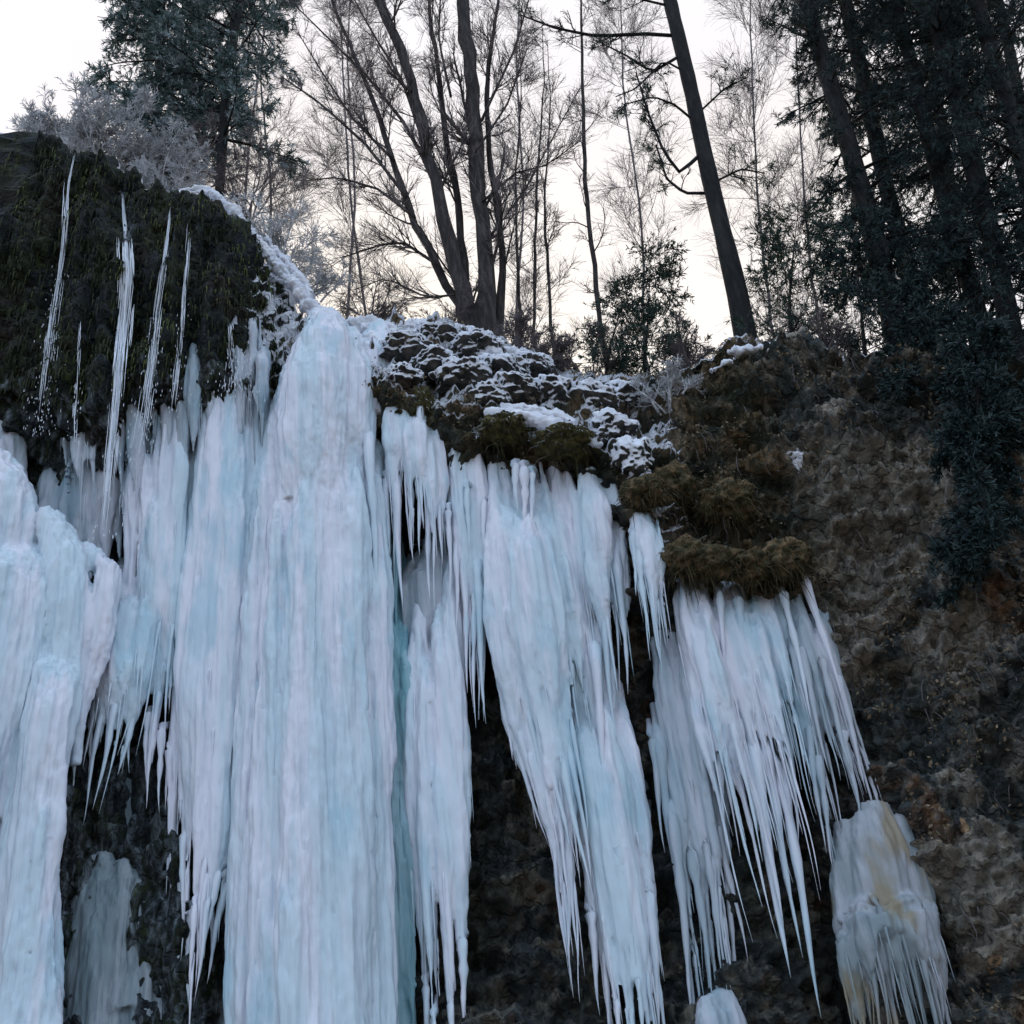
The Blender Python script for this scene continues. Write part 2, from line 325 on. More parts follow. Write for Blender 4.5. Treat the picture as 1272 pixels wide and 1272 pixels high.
for (a, c, rr_) in ((1060, 590, .75), (1110, 610, .7), (1020, 680, .5), (1085, 700, .6), (1050, 770, .4), (1215, 1120, .5), (920, 640, .35), (1190, 800, .4)):
    w0 = at(a, c, 12.2); _pl = np.maximum(_pl, np.exp(-((Xg - w0[0]) ** 2 + (Zg - w0[2]) ** 2) / (rr_ * rr_)))
pa = cliff.data.attributes.new('pale', 'FLOAT', 'POINT'); pa.data.foreach_set('value', _pl.astype(np.float32).ravel())
_bvh = BVHTree.FromPolygons([Vector(v) for v in P.reshape(-1, 3)], Q.tolist())
def hit(px, py):
    d = at(px, py, 12.0) - CAM; h = _bvh.ray_cast(Vector(CAM), Vector(d).normalized())
    return np.array(h[0]) if h[0] is not None else at(px, py, 13.0)
def hitY(px, py): return float(hit(px, py)[1])
# ground under the cliff, out to the horizon
g = MB(); gx = np.linspace(-900, 900, 61); gy = np.linspace(-900, 900, 61)
GX, GY = np.meshgrid(gx, gy); GZ = np.where((GY > 13), 0, 0) + .0 * GX - .2
ii = np.arange(60)[:, None] * 61 + np.arange(60)[None]
g.add(np.stack([GX, GY, GZ], -1), np.stack([ii, ii + 1, ii + 62, ii + 61], -1).reshape(-1, 4))
tag(g.build('ground', STONE), None, None, None, 'structure')

# ------------------------------------------------------------------ ice
def interp_poly(poly, n):
    poly = np.asarray(poly, float); d = np.concatenate([[0], np.cumsum(np.linalg.norm(np.diff(poly[:, :2], axis=0), axis=1))])
    t = np.linspace(0, d[-1], n); return np.stack([np.interp(t, d, poly[:, k]) for k in range(poly.shape[1])], -1)
def y_at(poly, y):
    poly = np.asarray(poly, float); return np.interp(y, poly[:, 1], poly[:, 0])
PXM = 1364.0
def strokes_fill(Lp, Rp, n, Y, bulge=.3, jag=.25, fat=1.25, jit=.06, rngs=0, dy=0.0, topjit=6, m=16, rmin=3, rmax=99, tips=True):
    """vertical strokes between a left and a right edge -> points (n,m,3), radii (n,m), tips"""
    r = np.random.default_rng(rngs); out = []; rr = []; tp = []; fine = []
    Lp = np.asarray(Lp, float); Rp = np.asarray(Rp, float)
    for k in range(n):
        u = (k + .5 + r.uniform(-.35, .35)) / n
        y0 = (1 - u) * Lp[0, 1] + u * Rp[0, 1] + r.uniform(-topjit, topjit); y1 = (1 - u) * Lp[-1, 1] + u * Rp[-1, 1]
        e = 1 - jag * r.uniform(0, 1) ** 1.3
        ys = np.linspace(y0, y0 + (y1 - y0) * e, m)
        tL = Lp[0, 1] + (ys - y0) / (y1 - y0) * (Lp[-1, 1] - Lp[0, 1]); tR = Rp[0, 1] + (ys - y0) / (y1 - y0) * (Rp[-1, 1] - Rp[0, 1])
        xL = y_at(Lp, tL); xR = y_at(Rp, tR); xp = xL + (xR - xL) * u
        w = np.clip((xR - xL) / n * fat * r.uniform(.7, 1.5), rmin, rmax)
        yy = Y - bulge * math.sin(math.pi * u) ** .8 + r.uniform(-jit, jit) + dy * (ys - ys[0]) / 700
        hy = hitY(xp[0], ys[0]) + .12; tt = np.linspace(0, 1, m)
        if hy > yy[0]: yy = yy + min(hy - yy[0], 1.3) * (1 - sst(0, .3, tt))
        P = at(xp, ys, yy); R = w * 14.0 / PXM
        tt = np.linspace(0, 1, m)
        tap = 1 - (sst(.5, 1.0, tt) * .9 if jag > 0 else 0 * tt)
        tap = tap * (.4 + .6 * sst(0, .25, tt))
        R = R * tap * (1 + .12 * np.sin(tt * r.uniform(5, 14) + r.uniform(0, 6)))
        out.append(P); rr.append(R); tp.append((xp[-1], ys[-1], xp[-1] - xp[-4], ys[-1] - ys[-4], yy[-1], R[int(m * .7)] * PXM / 14))
    # fine icicles fused to the lower half
    for k in range(int(n * 4.5) if jag > 0 and tips else 0):
        j = r.integers(0, n); Pj, Rj = out[j], rr[j]; a = int(m * r.uniform(.35, .97)); ph = r.uniform(-1.7, 1.7); p0 = Pj[a].copy(); rj = max(Rj[a], .03)
        p0[0] += np.sin(ph) * rj * .95; p0[1] -= np.cos(ph) * rj * .9; L = r.uniform(.25, 1.1); u8 = np.linspace(0, 1, m)
        d_ = (Pj[a] - Pj[max(a - 4, 0)]); d_ = d_ / (np.linalg.norm(d_) + 1e-9); d_ = d_ * .5 + np.array([0, 0, -.5]); d_ /= np.linalg.norm(d_)
        q_ = p0 + d_ * (L * (u8 - .25))[:, None]; q_[:, 1] += .05 * (1 - sst(0, .3, u8))
        fine.append((q_, r.uniform(.010, .026) * (.3 + .7 * sst(0, .25, u8)) * np.clip(1 - u8, .04, 1) ** .8 * (1 + .18 * np.sin(u8 * r.uniform(15, 40)))))
    # thin ribs over the front
    nr_ = int(n * 3.2)
    for k in range(nr_):
        j = r.integers(0, n); Pj, Rj = out[j], rr[j]; a = r.uniform(.02, .6); bb = min(1, a + r.uniform(.2, .7)); t2 = np.linspace(a, bb, m); t0_ = np.linspace(0, 1, m)
        Q_ = np.stack([np.interp(t2, t0_, Pj[:, c]) for c in range(3)], -1); rj = np.interp(t2, t0_, Rj); ph = r.uniform(-1.2, 1.2)
        Q_[:, 0] += np.sin(ph) * rj; Q_[:, 1] -= np.cos(ph) * rj * .9
        uu = np.linspace(0, 1, m); out.append(Q_); rr.append(np.maximum(rj, .03) * r.uniform(.16, .42) * (sst(0, .25, uu) * (1 - .9 * sst(.4, 1, uu)) + .04))
    return np.array(out), np.array(rr), tp, fine
def remesh(tubes_list, voxel=.026, smooth=2, amp=.03, k=10, seed=0, vstretch=.35, fine=()):
    b = MB()
    for P_, R_ in tubes_list: b.tubes(P_, R_, k)
    o = b.build('tmp', None)
    md = o.modifiers.new('r', 'REMESH'); md.mode = 'VOXEL'; md.voxel_size = voxel; md.use_smooth_shade = True
    if smooth: ms = o.modifiers.new('s', 'SMOOTH'); ms.factor = .5; ms.iterations = smooth
    dg = bpy.context.evaluated_depsgraph_get(); ev = o.evaluated_get(dg); me = bpy.data.meshes.new_from_object(ev)
    n = len(me.vertices); V = np.zeros(n * 3, np.float32); me.vertices.foreach_get('co', V); V = V.reshape(-1, 3).astype(float)
    Nv = np.zeros(n * 3, np.float32); me.vertex_normals.foreach_get('vector', Nv) ; Nv = Nv.reshape(-1, 3)
    S = np.array([1, 1, vstretch * .2])
    d = fbm(V * 6.5 * S + seed, 4, 2.2, .62) * amp + fbm(np.stack([V[:, 0] * 1.9 + V[:, 2] * .35, V[:, 1] * 1.9 - V[:, 2] * .3, V[:, 2] * .55 * S[2] / .07 + V[:, 0] * .3], -1) + seed * 3, 4, 2.3) * amp
    V = V + Nv * d[:, None]
    me.vertices.foreach_set('co', V.astype(np.float32).ravel()); me.update()
    if fine:
        import bmesh
        f_ = MB(); [f_.tubes(q[0], q[1], 6) for q in fine]; fo_ = f_.build('tmp2', None)
        bm = bmesh.new(); bm.from_mesh(me); bm.from_mesh(fo_.data); bm.to_mesh(me); bm.free(); bpy.data.objects.remove(fo_)
    bpy.data.objects.remove(o)
    return me
def link_mesh(name, me, m, parent):
    o = bpy.data.objects.new(name, me); col.objects.link(o); me.materials.clear(); me.materials.append(m)
    me.polygons.foreach_set('use_smooth', np.ones(len(me.polygons), bool))
    if parent is not None: o.parent = parent; o.matrix_parent_inverse = Matrix.Translation(-Vector(parent.location))
    return o
def icicle_mesh(x0, y0, x1, y1, rpx, Y, seed, segs=14, k=8, Y1=None):
    r = np.random.default_rng(seed); t = np.linspace(0, 1, segs)
    Yv = Y + ((Y1 if Y1 is not None else Y) - Y) * t
    P = at(x0 + (x1 - x0) * t, y0 + (y1 - y0) * t, Yv)
    P[:, 0] += .02 * np.sin(t * 7 + r.uniform(0, 6)) * t; P[:, 1] += .012 * np.sin(t * 6 + r.uniform(0, 6)) * t
    R = rpx * 14 / PXM * np.clip((1 - t) ** r.uniform(.7, 1.1), .03, 1) * (1 + .16 * np.sin(t * r.uniform(18, 34) + r.uniform(0, 6)) + .14 * np.sin(t * r.uniform(40, 60))) * (1 + .2 * r.normal() * t * (1 - t))
    R *= .5 + .5 * sst(0, .15, t); P[:, 1] += .35 * (1 - sst(0, .22, t)); R[-1] = .002
    b = MB(); b.tubes(P[None], R[None], k); return b
def icicle(parent, spec, mat=None, seed=0):
    return icicle_mesh(*spec[:6], seed, Y1=spec[6] if len(spec) > 6 else None).build('icicle', mat or ICE, parent)
_seed = [100]
def ice_thing(name, label, cat, fills, loc, mat, extra=(), voxel=.026, amp=.03, tips=.8, tiplen=(40, 130), icicles=(), group=None, body='ice_body', leanx=.12, smooth=2, maxtips=60):
    t = thing(name, label, cat, loc, group); lst = list(extra); tp = []; fine = []
    for f in fills:
        _seed[0] += 1
        P_, R_, q, fi = strokes_fill(**f, rngs=_seed[0]); lst.append((P_, R_)); fine += fi
        if f.get('jag', .25) > 0 and f.get('tips', True): tp += q
    link_mesh(body, remesh(lst, voxel, smooth, amp, seed=_seed[0], vstretch=5 if mat is SNOW else .35, fine=fine), mat, t)
    r = np.random.default_rng(_seed[0]); r.shuffle(tp); nt_ = 0
    for (x, y, dx, dyy, Y, rp) in tp:
        if r.uniform() > tips or nt_ >= maxtips: continue
        nt_ += 1
        L = r.uniform(*tiplen); s = dx / max(dyy, 1); back = r.uniform(90, 150)
        _seed[0] += 1
        icicle(t, (x - s * back, y - back, x + s * L, y + L, max(rp * .62, 2.4), Y - .03), mat, _seed[0])
    for ic in icicles:
        _seed[0] += 1; icicle(t, ic, mat, _seed[0])
    return t
def stroke(pts, Y, n=14):
    """pts: (px,py,rpx[,dY])"""
    pts = [tuple(p) + (0,) * (4 - len(p)) for p in pts]; q = interp_poly(pts, n)
    return at(q[:, 0], q[:, 1], Y + q[:, 3])[None], (q[:, 2] * 14 / PXM)[None]

# A the main pillar
ice_thing('icefall', 'largest white ice column with a bulging rounded head, standing in the middle of the waterfall', 'icefall',
    [dict(Lp=[(366, 420), (345, 480), (328, 560), (314, 640), (308, 740), (303, 850), (299, 1000), (294, 1150), (290, 1330)],
          Rp=[(445, 425), (464, 490), (468, 560), (469, 640), (470, 740), (470, 850), (471, 1000), (474, 1150), (478, 1330)], n=13, Y=12.3, bulge=.62, jag=0, fat=1.15, jit=.09, dy=-.25, m=24)],
    at(390, 1330, 12.0), ICE, extra=[stroke([(392, 390, 16, .7), (408, 410, 34, .35), (405, 440, 50, .05), (398, 490, 58, -.02), (392, 560, 62, .05), (390, 640, 60, .15)], 12.0), stroke([(372, 440, 14, .2), (364, 480, 26, .1), (354, 540, 30, .1), (345, 600, 26, .2)], 12.0), stroke([(430, 420, 22, .3), (436, 470, 34, .1), (436, 540, 34, .1), (438, 600, 26, .2)], 11.95), stroke([(440, 402, 12, 1.0), (470, 415, 24, .6), (462, 450, 30, .25), (455, 520, 26, .1)], 12.15)],
    icicles=[(472, 700, 476, 960, 5, 12.1), (466, 560, 470, 800, 7, 12.1), (464, 640, 472, 1000, 6, 12.1), (455, 500, 470, 760, 9, 11.85), (350, 560, 318, 840, 8, 12.0), (372, 640, 352, 900, 8, 11.85), (400, 600, 395, 900, 9, 11.75), (436, 620, 440, 960, 9, 11.78)], amp=.045)
# teal recess: crevice tint from scattered light, put into the strip's own colour
ice_thing('ice_sheet', 'narrow ice strip coloured teal for the tinted light deep in the cleft right of the big white column', 'ice sheet',
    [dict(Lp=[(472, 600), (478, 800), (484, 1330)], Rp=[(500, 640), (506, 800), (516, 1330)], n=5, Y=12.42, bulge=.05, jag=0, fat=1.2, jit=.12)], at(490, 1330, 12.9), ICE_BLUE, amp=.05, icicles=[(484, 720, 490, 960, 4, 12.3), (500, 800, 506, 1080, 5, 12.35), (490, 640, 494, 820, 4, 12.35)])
# B
ice_thing('icefall', 'slimmer white ice column beside the teal cleft, ending in spikes at the bottom edge', 'icefall',
    [dict(Lp=[(534, 640), (522, 730), (511, 850), (513, 1000), (518, 1150), (526, 1330)], Rp=[(566, 640), (566, 740), (567, 850), (570, 1000), (577, 1150), (586, 1330)], n=6, Y=12.5, bulge=.25, jag=.14, fat=1.2, jit=.08, dy=-.2, m=22, topjit=34)],
    at(540, 1300, 12.4), ICE, tiplen=(30, 90), icicles=[(530, 1000, 545, 1240, 8, 12.2), (556, 900, 572, 1190, 8, 12.2), (518, 900, 528, 1220, 7, 12.2)])
# C upper fringe
ice_thing('ice_curtain', 'short fringe of white icicles under the snowy rocks, touching the column head', 'ice curtain',
    [dict(Lp=[(474, 492), (480, 560), (484, 660)], Rp=[(548, 520), (552, 580), (554, 690)], n=8, Y=12.2, bulge=.12, jag=.45, fat=1.15, jit=.06)],
    at(515, 500, 12.3), ICE, tips=1, tiplen=(30, 100), icicles=[(490, 560, 499, 762, 9, 12.1), (530, 560, 534, 752, 8, 12.1), (508, 560, 513, 700, 7, 12.1), (478, 560, 484, 720, 7, 12.15), (545, 560, 548, 700, 6, 12.1), (520, 560, 522, 690, 6, 12.05)])
ice_thing('ice_curtain', 'narrow white ice curtain between two dark gaps, next to the widest curtain', 'ice curtain',
    [dict(Lp=[(552, 535), (560, 620), (566, 720), (572, 850)], Rp=[(598, 545), (602, 620), (604, 720), (606, 880)], n=6, Y=12.3, bulge=.12, jag=.5, fat=1.15, jit=.07)],
    at(575, 545, 12.3), ICE, tips=1, tiplen=(30, 110), icicles=[(566, 640, 568, 790, 7, 12.15), (574, 640, 582, 860, 8, 12.15), (590, 660, 603, 900, 8, 12.1), (556, 600, 560, 760, 6, 12.1), (600, 600, 602, 700, 5, 12.1), (588, 690, 590, 905, 6, 12.15), (580, 580, 582, 700, 6, 12.05)])
# backing sheet behind C
ice_thing('ice_sheet', 'dull blue ice sheet on the rock behind the short fringe of icicles', 'ice sheet',
    [dict(Lp=[(512, 690), (508, 780), (506, 900)], Rp=[(572, 640), (580, 740), (584, 860)], n=7, Y=12.62, topjit=30, bulge=.05, jag=.2, fat=1.4, tips=False)], at(560, 640, 12.9), ICE_GREY, amp=.02)
# D
ice_thing('ice_curtain', 'widest white ice curtain, fanning from the snow ledge into long ragged spikes', 'ice curtain',
    [dict(Lp=[(604, 562), (604, 650), (608, 760), (626, 900), (655, 990)], Rp=[(690, 578), (712, 680), (732, 800), (745, 900), (758, 1010)], n=12, Y=12.3, bulge=.28, jag=.35, fat=1.15, jit=.09),
     dict(Lp=[(680, 575), (700, 660), (715, 760), (728, 840)], Rp=[(762, 590), (772, 680), (778, 760), (780, 820)], n=7, Y=12.32, bulge=.12, jag=.4, fat=1.15, jit=.07),
     dict(Lp=[(630, 800), (662, 920), (684, 1040), (702, 1200)], Rp=[(700, 800), (708, 920), (714, 1040), (722, 1200)], n=5, Y=12.2, bulge=.1, jag=.4, fat=1.2, jit=.05)],
    at(680, 570, 12.3), ICE, tips=.9, tiplen=(40, 130), icicles=[(762, 640, 781, 862, 9, 12.2), (770, 620, 776, 790, 7, 12.25), (735, 760, 757, 1050, 10, 12.15), (700, 900, 708, 1200, 9, 12.1), (650, 560, 653, 660, 10, 12.0), (640, 560, 642, 640, 8, 12.0), (660, 560, 662, 690, 7, 12.0), (618, 760, 640, 940, 8, 12.15), (608, 700, 622, 870, 8, 12.15), (680, 900, 690, 1090, 8, 12.1), (640, 800, 662, 990, 7, 12.15)])
# D2
ice_thing('icefall', 'long pale column widening down to the bottom edge, right of the dark rock hollow', 'icefall',
    [dict(Lp=[(700, 780), (716, 930), (730, 1040), (744, 1150), (764, 1340)], Rp=[(750, 780), (768, 860), (784, 940), (800, 1040), (812, 1150), (832, 1340)], n=8, Y=12.45, bulge=.2, jag=.12, fat=1.2, jit=.08, dy=-.2, m=20, topjit=34),
     dict(Lp=[(676, 690), (700, 800), (716, 900), (735, 1000)], Rp=[(730, 690), (750, 800), (764, 900), (796, 1000)], n=6, Y=12.45, bulge=.1, jag=.1, fat=1.2, tips=False)],
    at(770, 1330, 12.3), ICE, tiplen=(30, 80), icicles=[(730, 1100, 746, 1262, 8, 12.25), (722, 1000, 742, 1230, 8, 12.3), (800, 1060, 822, 1290, 9, 12.25), (766, 1000, 786, 1250, 10, 12.15)])
ice_thing('ice_sheet', 'blue grey ice film high in the slot behind the long pale column', 'ice sheet',
    [dict(Lp=[(690, 900), (700, 1000), (715, 1100)], Rp=[(760, 900), (790, 1000), (806, 1100)], n=5, Y=12.9, bulge=.05, jag=.1, fat=1.3, tips=False)], at(740, 900, 12.9), ICE_GREY, amp=.02)
# E
ice_thing('ice_curtain', 'small pointed ice curtain at the end of the snow ledge, beside brown moss', 'ice curtain',
    [dict(Lp=[(780, 622), (788, 680), (800, 780)], Rp=[(818, 640), (824, 700), (830, 790)], n=5, Y=12.0, bulge=.08, jag=.4, fat=1.15)],
    at(800, 630, 12.4), ICE, tips=1, tiplen=(30, 90), icicles=[(790, 650, 806, 800, 8, 11.9), (800, 650, 822, 830, 8, 11.9), (812, 660, 828, 800, 7, 11.95), (784, 640, 792, 740, 6, 11.9)])
# F
ice_thing('ice_curtain', 'largest curtain of slanting icicles, hung under the brown mossy overhang', 'ice curtain',
    [dict(Lp=[(832, 705), (848, 800), (872, 920), (900, 1040)], Rp=[(895, 705), (915, 800), (950, 920), (985, 1060)], n=11, Y=12.3, bulge=.18, jag=.5, fat=1.1, jit=.1, topjit=14),
     dict(Lp=[(890, 712), (912, 800), (945, 920), (972, 1020)], Rp=[(962, 722), (978, 800), (992, 880), (1010, 960)], n=10, Y=12.3, bulge=.12, jag=.5, fat=1.1, jit=.1, topjit=14)],
    at(900, 705, 12.4), ICE, tips=.9, tiplen=(60, 160), icicles=[(925, 860, 980, 1215, 10, 12.2), (960, 900, 1022, 1265, 9, 12.25), (905, 850, 975, 1150, 9, 12.15), (880, 820, 905, 1060, 9, 12.2), (870, 800, 900, 1000, 9, 12.2), (975, 840, 992, 1060, 8, 12.3), (890, 700, 905, 860, 7, 12.1), (910, 700, 940, 900, 8, 12.15), (860, 700, 880, 860, 8, 12.2), (940, 730, 985, 960, 9, 12.2), (850, 760, 870, 930, 8, 12.25), (940, 860, 995, 1190, 8, 12.25)])
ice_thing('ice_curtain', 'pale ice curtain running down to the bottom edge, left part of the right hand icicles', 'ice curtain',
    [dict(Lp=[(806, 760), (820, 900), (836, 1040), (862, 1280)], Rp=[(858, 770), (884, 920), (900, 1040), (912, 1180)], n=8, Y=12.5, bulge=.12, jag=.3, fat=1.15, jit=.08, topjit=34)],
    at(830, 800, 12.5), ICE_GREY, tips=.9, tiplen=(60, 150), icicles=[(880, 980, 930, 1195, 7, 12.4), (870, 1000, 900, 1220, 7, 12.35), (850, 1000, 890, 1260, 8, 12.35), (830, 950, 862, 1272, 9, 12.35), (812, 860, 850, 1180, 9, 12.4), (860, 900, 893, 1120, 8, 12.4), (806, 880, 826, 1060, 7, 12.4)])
ice_thing('ice_curtain', 'greyish bluish ice curtain at the right end of the falls, above the frozen lump', 'ice curtain',
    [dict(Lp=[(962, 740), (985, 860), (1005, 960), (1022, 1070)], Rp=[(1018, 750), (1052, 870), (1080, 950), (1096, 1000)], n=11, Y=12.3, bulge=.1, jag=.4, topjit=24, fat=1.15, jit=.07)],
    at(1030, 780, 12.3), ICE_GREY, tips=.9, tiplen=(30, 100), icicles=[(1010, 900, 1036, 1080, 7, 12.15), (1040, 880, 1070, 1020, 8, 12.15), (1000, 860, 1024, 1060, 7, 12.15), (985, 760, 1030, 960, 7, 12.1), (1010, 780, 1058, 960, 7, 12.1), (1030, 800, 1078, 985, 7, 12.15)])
for i, (spec, lab) in enumerate([((985, 672, 1052, 885, 8, 12.12), 'single thick icicle hanging apart at the right end of the mossy overhang'), ((962, 690, 1012, 905, 7, 12.1), 'slender icicle just left of the single thick icicle under the overhang')]):
    _seed[0] += 1; o = icicle(None, spec, ICE, _seed[0]); tag(o, lab, 'icicle')
# G
ice_thing('frozen_lump', 'rounded grey ice lump with yellow brown staining clinging to the lower right rock', 'ice lump',
    [dict(Lp=[(1042, 1110), (1050, 1190), (1064, 1290)], Rp=[(1140, 1110), (1168, 1200), (1188, 1300)], n=13, Y=12.0, bulge=.2, jag=.7, fat=1.0, jit=.08, topjit=20)],
    at(1090, 1150, 12.2), ICE_STAIN, extra=[stroke([(1052, 1022, 14), (1056, 1070, 22), (1064, 1150, 24), (1072, 1200, 8)], 12.32), stroke([(1086, 1000, 15), (1094, 1060, 30), (1102, 1140, 32), (1112, 1210, 8)], 12.22), stroke([(1070, 1008, 6), (1074, 1040, 16), (1078, 1100, 18), (1084, 1170, 8)], 12.12), stroke([(1118, 1012, 5), (1128, 1060, 13), (1144, 1120, 16), (1160, 1180, 6)], 12.25), stroke([(1044, 1050, 5), (1044, 1090, 13), (1050, 1150, 14), (1058, 1210, 4)], 12.25), stroke([(1110, 1030, 14), (1126, 1100, 24), (1138, 1160, 22), (1150, 1220, 6)], 12.28)],
    tips=1, tiplen=(40, 110), icicles=[(1060, 1140, 1085, 1272, 8, 11.9), (1085, 1140, 1104, 1265, 8, 11.9), (1130, 1160, 1150, 1280, 11, 11.9), (1150, 1160, 1176, 1272, 8, 11.95), (1108, 1150, 1124, 1240, 7, 11.88), (1046, 1120, 1066, 1240, 6, 12.0)])
ice_thing('frozen_lump', 'small white ice knob at the bottom edge below the right hand icicles', 'ice lump', [], at(890, 1270, 12.4), ICE_GREY,
    extra=[stroke([(878, 1238, 9), (884, 1262, 20), (888, 1310, 26)], 12.3), stroke([(898, 1232, 8), (904, 1262, 14), (910, 1310, 20)], 12.35)])
# H left mound
ice_thing('ice_mound', 'broad snow whitened ice mound bulging at the left edge, split by a long crack', 'ice mound',
    [dict(Lp=[(-190, 560), (-200, 800), (-220, 1000), (-240, 1340)], Rp=[(40, 610), (44, 720), (20, 850), (-8, 1000)], n=10, Y=11.3, bulge=.45, jag=0, fat=1.25, jit=.05, m=20),
     dict(Lp=[(52, 650), (46, 760), (20, 900), (4, 1000), (-40, 1340)], Rp=[(120, 690), (108, 800), (92, 900), (72, 1000), (72, 1340)], n=7, Y=11.35, bulge=.35, jag=0, fat=1.2, jit=.05, m=20)],
    at(0, 1340, 11.2), ICE, extra=[stroke([(-60, 565, 24), (0, 590, 34), (16, 650, 34), (10, 760, 20), (4, 900, 4)], 11.25), stroke([(60, 640, 18), (80, 690, 28), (84, 760, 28), (72, 900, 16), (60, 1020, 4)], 11.3), stroke([(104, 680, 12), (138, 712, 18), (124, 790, 18), (104, 870, 12), (94, 950, 3)], 11.5), stroke([(-30, 600, 20), (-20, 760, 30), (-30, 1000, 20)], 11.0)], amp=.05)
# I behind-left sheets
ice_thing('ice_curtain', 'streaked ice curtain under the mossy brow, ending in thin spikes over the dark hollow', 'ice curtain',
    [dict(Lp=[(160, 560), (160, 700), (152, 800), (90, 930)], Rp=[(232, 480), (228, 600), (222, 760), (214, 960)], n=10, Y=12.05, bulge=.15, jag=.28, fat=1.15, jit=.09, m=20, topjit=34),
     dict(Lp=[(128, 690), (120, 780), (100, 860), (84, 960)], Rp=[(180, 690), (184, 780), (176, 860), (160, 930)], n=6, Y=11.9, bulge=.1, jag=.25, fat=1.15, jit=.05)],
    at(190, 560, 12.0), ICE, tips=.9, tiplen=(25, 90), icicles=[(165, 820, 160, 960, 8, 11.95), (200, 880, 198, 1010, 7, 12.0), (185, 860, 180, 980, 6, 12.0), (210, 900, 212, 1050, 7, 12.0), (150, 820, 138, 920, 6, 11.9), (120, 850, 108, 960, 6, 11.9), (100, 880, 88, 990, 6, 11.9)])
ice_thing('icefall', 'smooth blue white ice column left of the biggest one, tapering to a ragged point', 'icefall',
    [dict(Lp=[(226, 500), (226, 640), (224, 800), (214, 960), (212, 1120), (222, 1230)], Rp=[(345, 440), (322, 600), (312, 740), (306, 880), (300, 1040), (262, 1200)], n=10, Y=12.2, bulge=.25, jag=.12, fat=1.2, jit=.08, dy=-.15, m=22, topjit=34)],
    at(260, 1100, 12.0), ICE, tiplen=(15, 60), icicles=[(240, 1100, 232, 1250, 9, 11.95), (228, 1060, 222, 1230, 8, 12.0), (250, 1060, 246, 1215, 8, 11.95), (262, 1050, 262, 1190, 8, 11.95)])
ice_thing('icefall', 'thin bluish ice column in the gap between the smooth column and the largest one', 'icefall',
    [dict(Lp=[(296, 960), (280, 1100), (268, 1330)], Rp=[(312, 960), (306, 1100), (300, 1330)], n=4, Y=12.5, bulge=.1, jag=0, fat=1.3)], at(290, 1330, 12.4), ICE_GREY)
ice_thing('ice_sheet', 'hazy blue ice sheet under the mossy dome beside the falling water', 'ice sheet',
    [dict(Lp=[(-60, 440), (-40, 520), (-20, 640)], Rp=[(12, 470), (24, 540), (30, 640)], n=5, Y=11.9, bulge=.1, jag=0, fat=1.2),
     dict(Lp=[(62, 560), (60, 620), (60, 720)], Rp=[(130, 510), (128, 620), (128, 720)], n=6, Y=12.25, bulge=.08, jag=.05, fat=1.2, tips=False)],
    at(60, 700, 12.1), ICE_GREY, amp=.025)
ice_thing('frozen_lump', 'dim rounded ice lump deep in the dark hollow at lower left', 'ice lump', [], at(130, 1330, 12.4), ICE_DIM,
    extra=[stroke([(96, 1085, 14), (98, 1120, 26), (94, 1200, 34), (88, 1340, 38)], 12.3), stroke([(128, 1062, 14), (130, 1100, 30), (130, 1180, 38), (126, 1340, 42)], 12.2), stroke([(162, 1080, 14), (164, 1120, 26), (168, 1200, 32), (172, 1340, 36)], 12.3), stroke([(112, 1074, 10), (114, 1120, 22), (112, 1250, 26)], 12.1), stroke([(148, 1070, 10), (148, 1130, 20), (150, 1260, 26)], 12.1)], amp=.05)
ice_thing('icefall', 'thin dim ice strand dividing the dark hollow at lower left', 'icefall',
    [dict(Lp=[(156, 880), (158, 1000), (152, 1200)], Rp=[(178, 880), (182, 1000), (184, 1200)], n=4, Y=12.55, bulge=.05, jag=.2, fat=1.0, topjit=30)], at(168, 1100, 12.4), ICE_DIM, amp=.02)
ice_thing('ice_curtain', 'wide dull ice curtain streaming from beneath the mossy dome behind the falling water', 'ice curtain',
    [dict(Lp=[(24, 460), (40, 600), (60, 760)], Rp=[(344, 400), (336, 560), (330, 700)], n=24, Y=12.4, bulge=.05, jag=.35, fat=1.1, jit=.12, topjit=40, tips=False),
     dict(Lp=[(60, 450), (70, 540), (80, 640)], Rp=[(335, 395), (330, 520), (318, 640)], n=22, Y=11.95, bulge=.05, jag=.6, fat=.6, jit=.14, topjit=45)],
    at(200, 480, 12.4), ICE_GREY, amp=.03, tips=.0)
# K dripping ice on the shoulder, right of the moss
ice_thing('ice_curtain', 'small curtain of wet dripping ice between mossy brow and column head', 'ice curtain',
    [dict(Lp=[(268, 380), (272, 440), (278, 520)], Rp=[(326, 400), (336, 450), (344, 540)], n=10, Y=12.1, bulge=.1, jag=.5, fat=.8, jit=.12, topjit=25)], at(300, 390, 12.1), ICE_GREY, tips=.9, tiplen=(20, 80))
ice_thing('ice_curtain', 'thin sheet of ice against the left flank of the column head', 'ice curtain',
    [dict(Lp=[(346, 420), (338, 480), (326, 560)], Rp=[(384, 400), (372, 460), (352, 540)], n=5, Y=12.5, bulge=.1, jag=.05, fat=1.2, tips=False)], at(360, 410, 12.5), ICE)
# snow on the dome's shoulder
ice_thing('snow_drift', 'long snow drift sliding down the shoulder of the mossy dome towards the column head', 'snow', [], at(290, 300, 12.5), SNOW,
    extra=[stroke([(210, 244, 4), (236, 236, 7), (262, 240, 9), (290, 264, 10), (312, 292, 9), (334, 318, 9), (356, 342, 9), (376, 368, 11), (396, 396, 10)], 12.45, 24),
           stroke([(205, 256, 3), (226, 256, 5), (246, 268, 5), (262, 286, 3)], 12.1), stroke([(330, 296, 5, .3), (358, 328, 8, .3), (386, 368, 9, .3)], 12.5)], body='snow_body', amp=.05, voxel=.022)

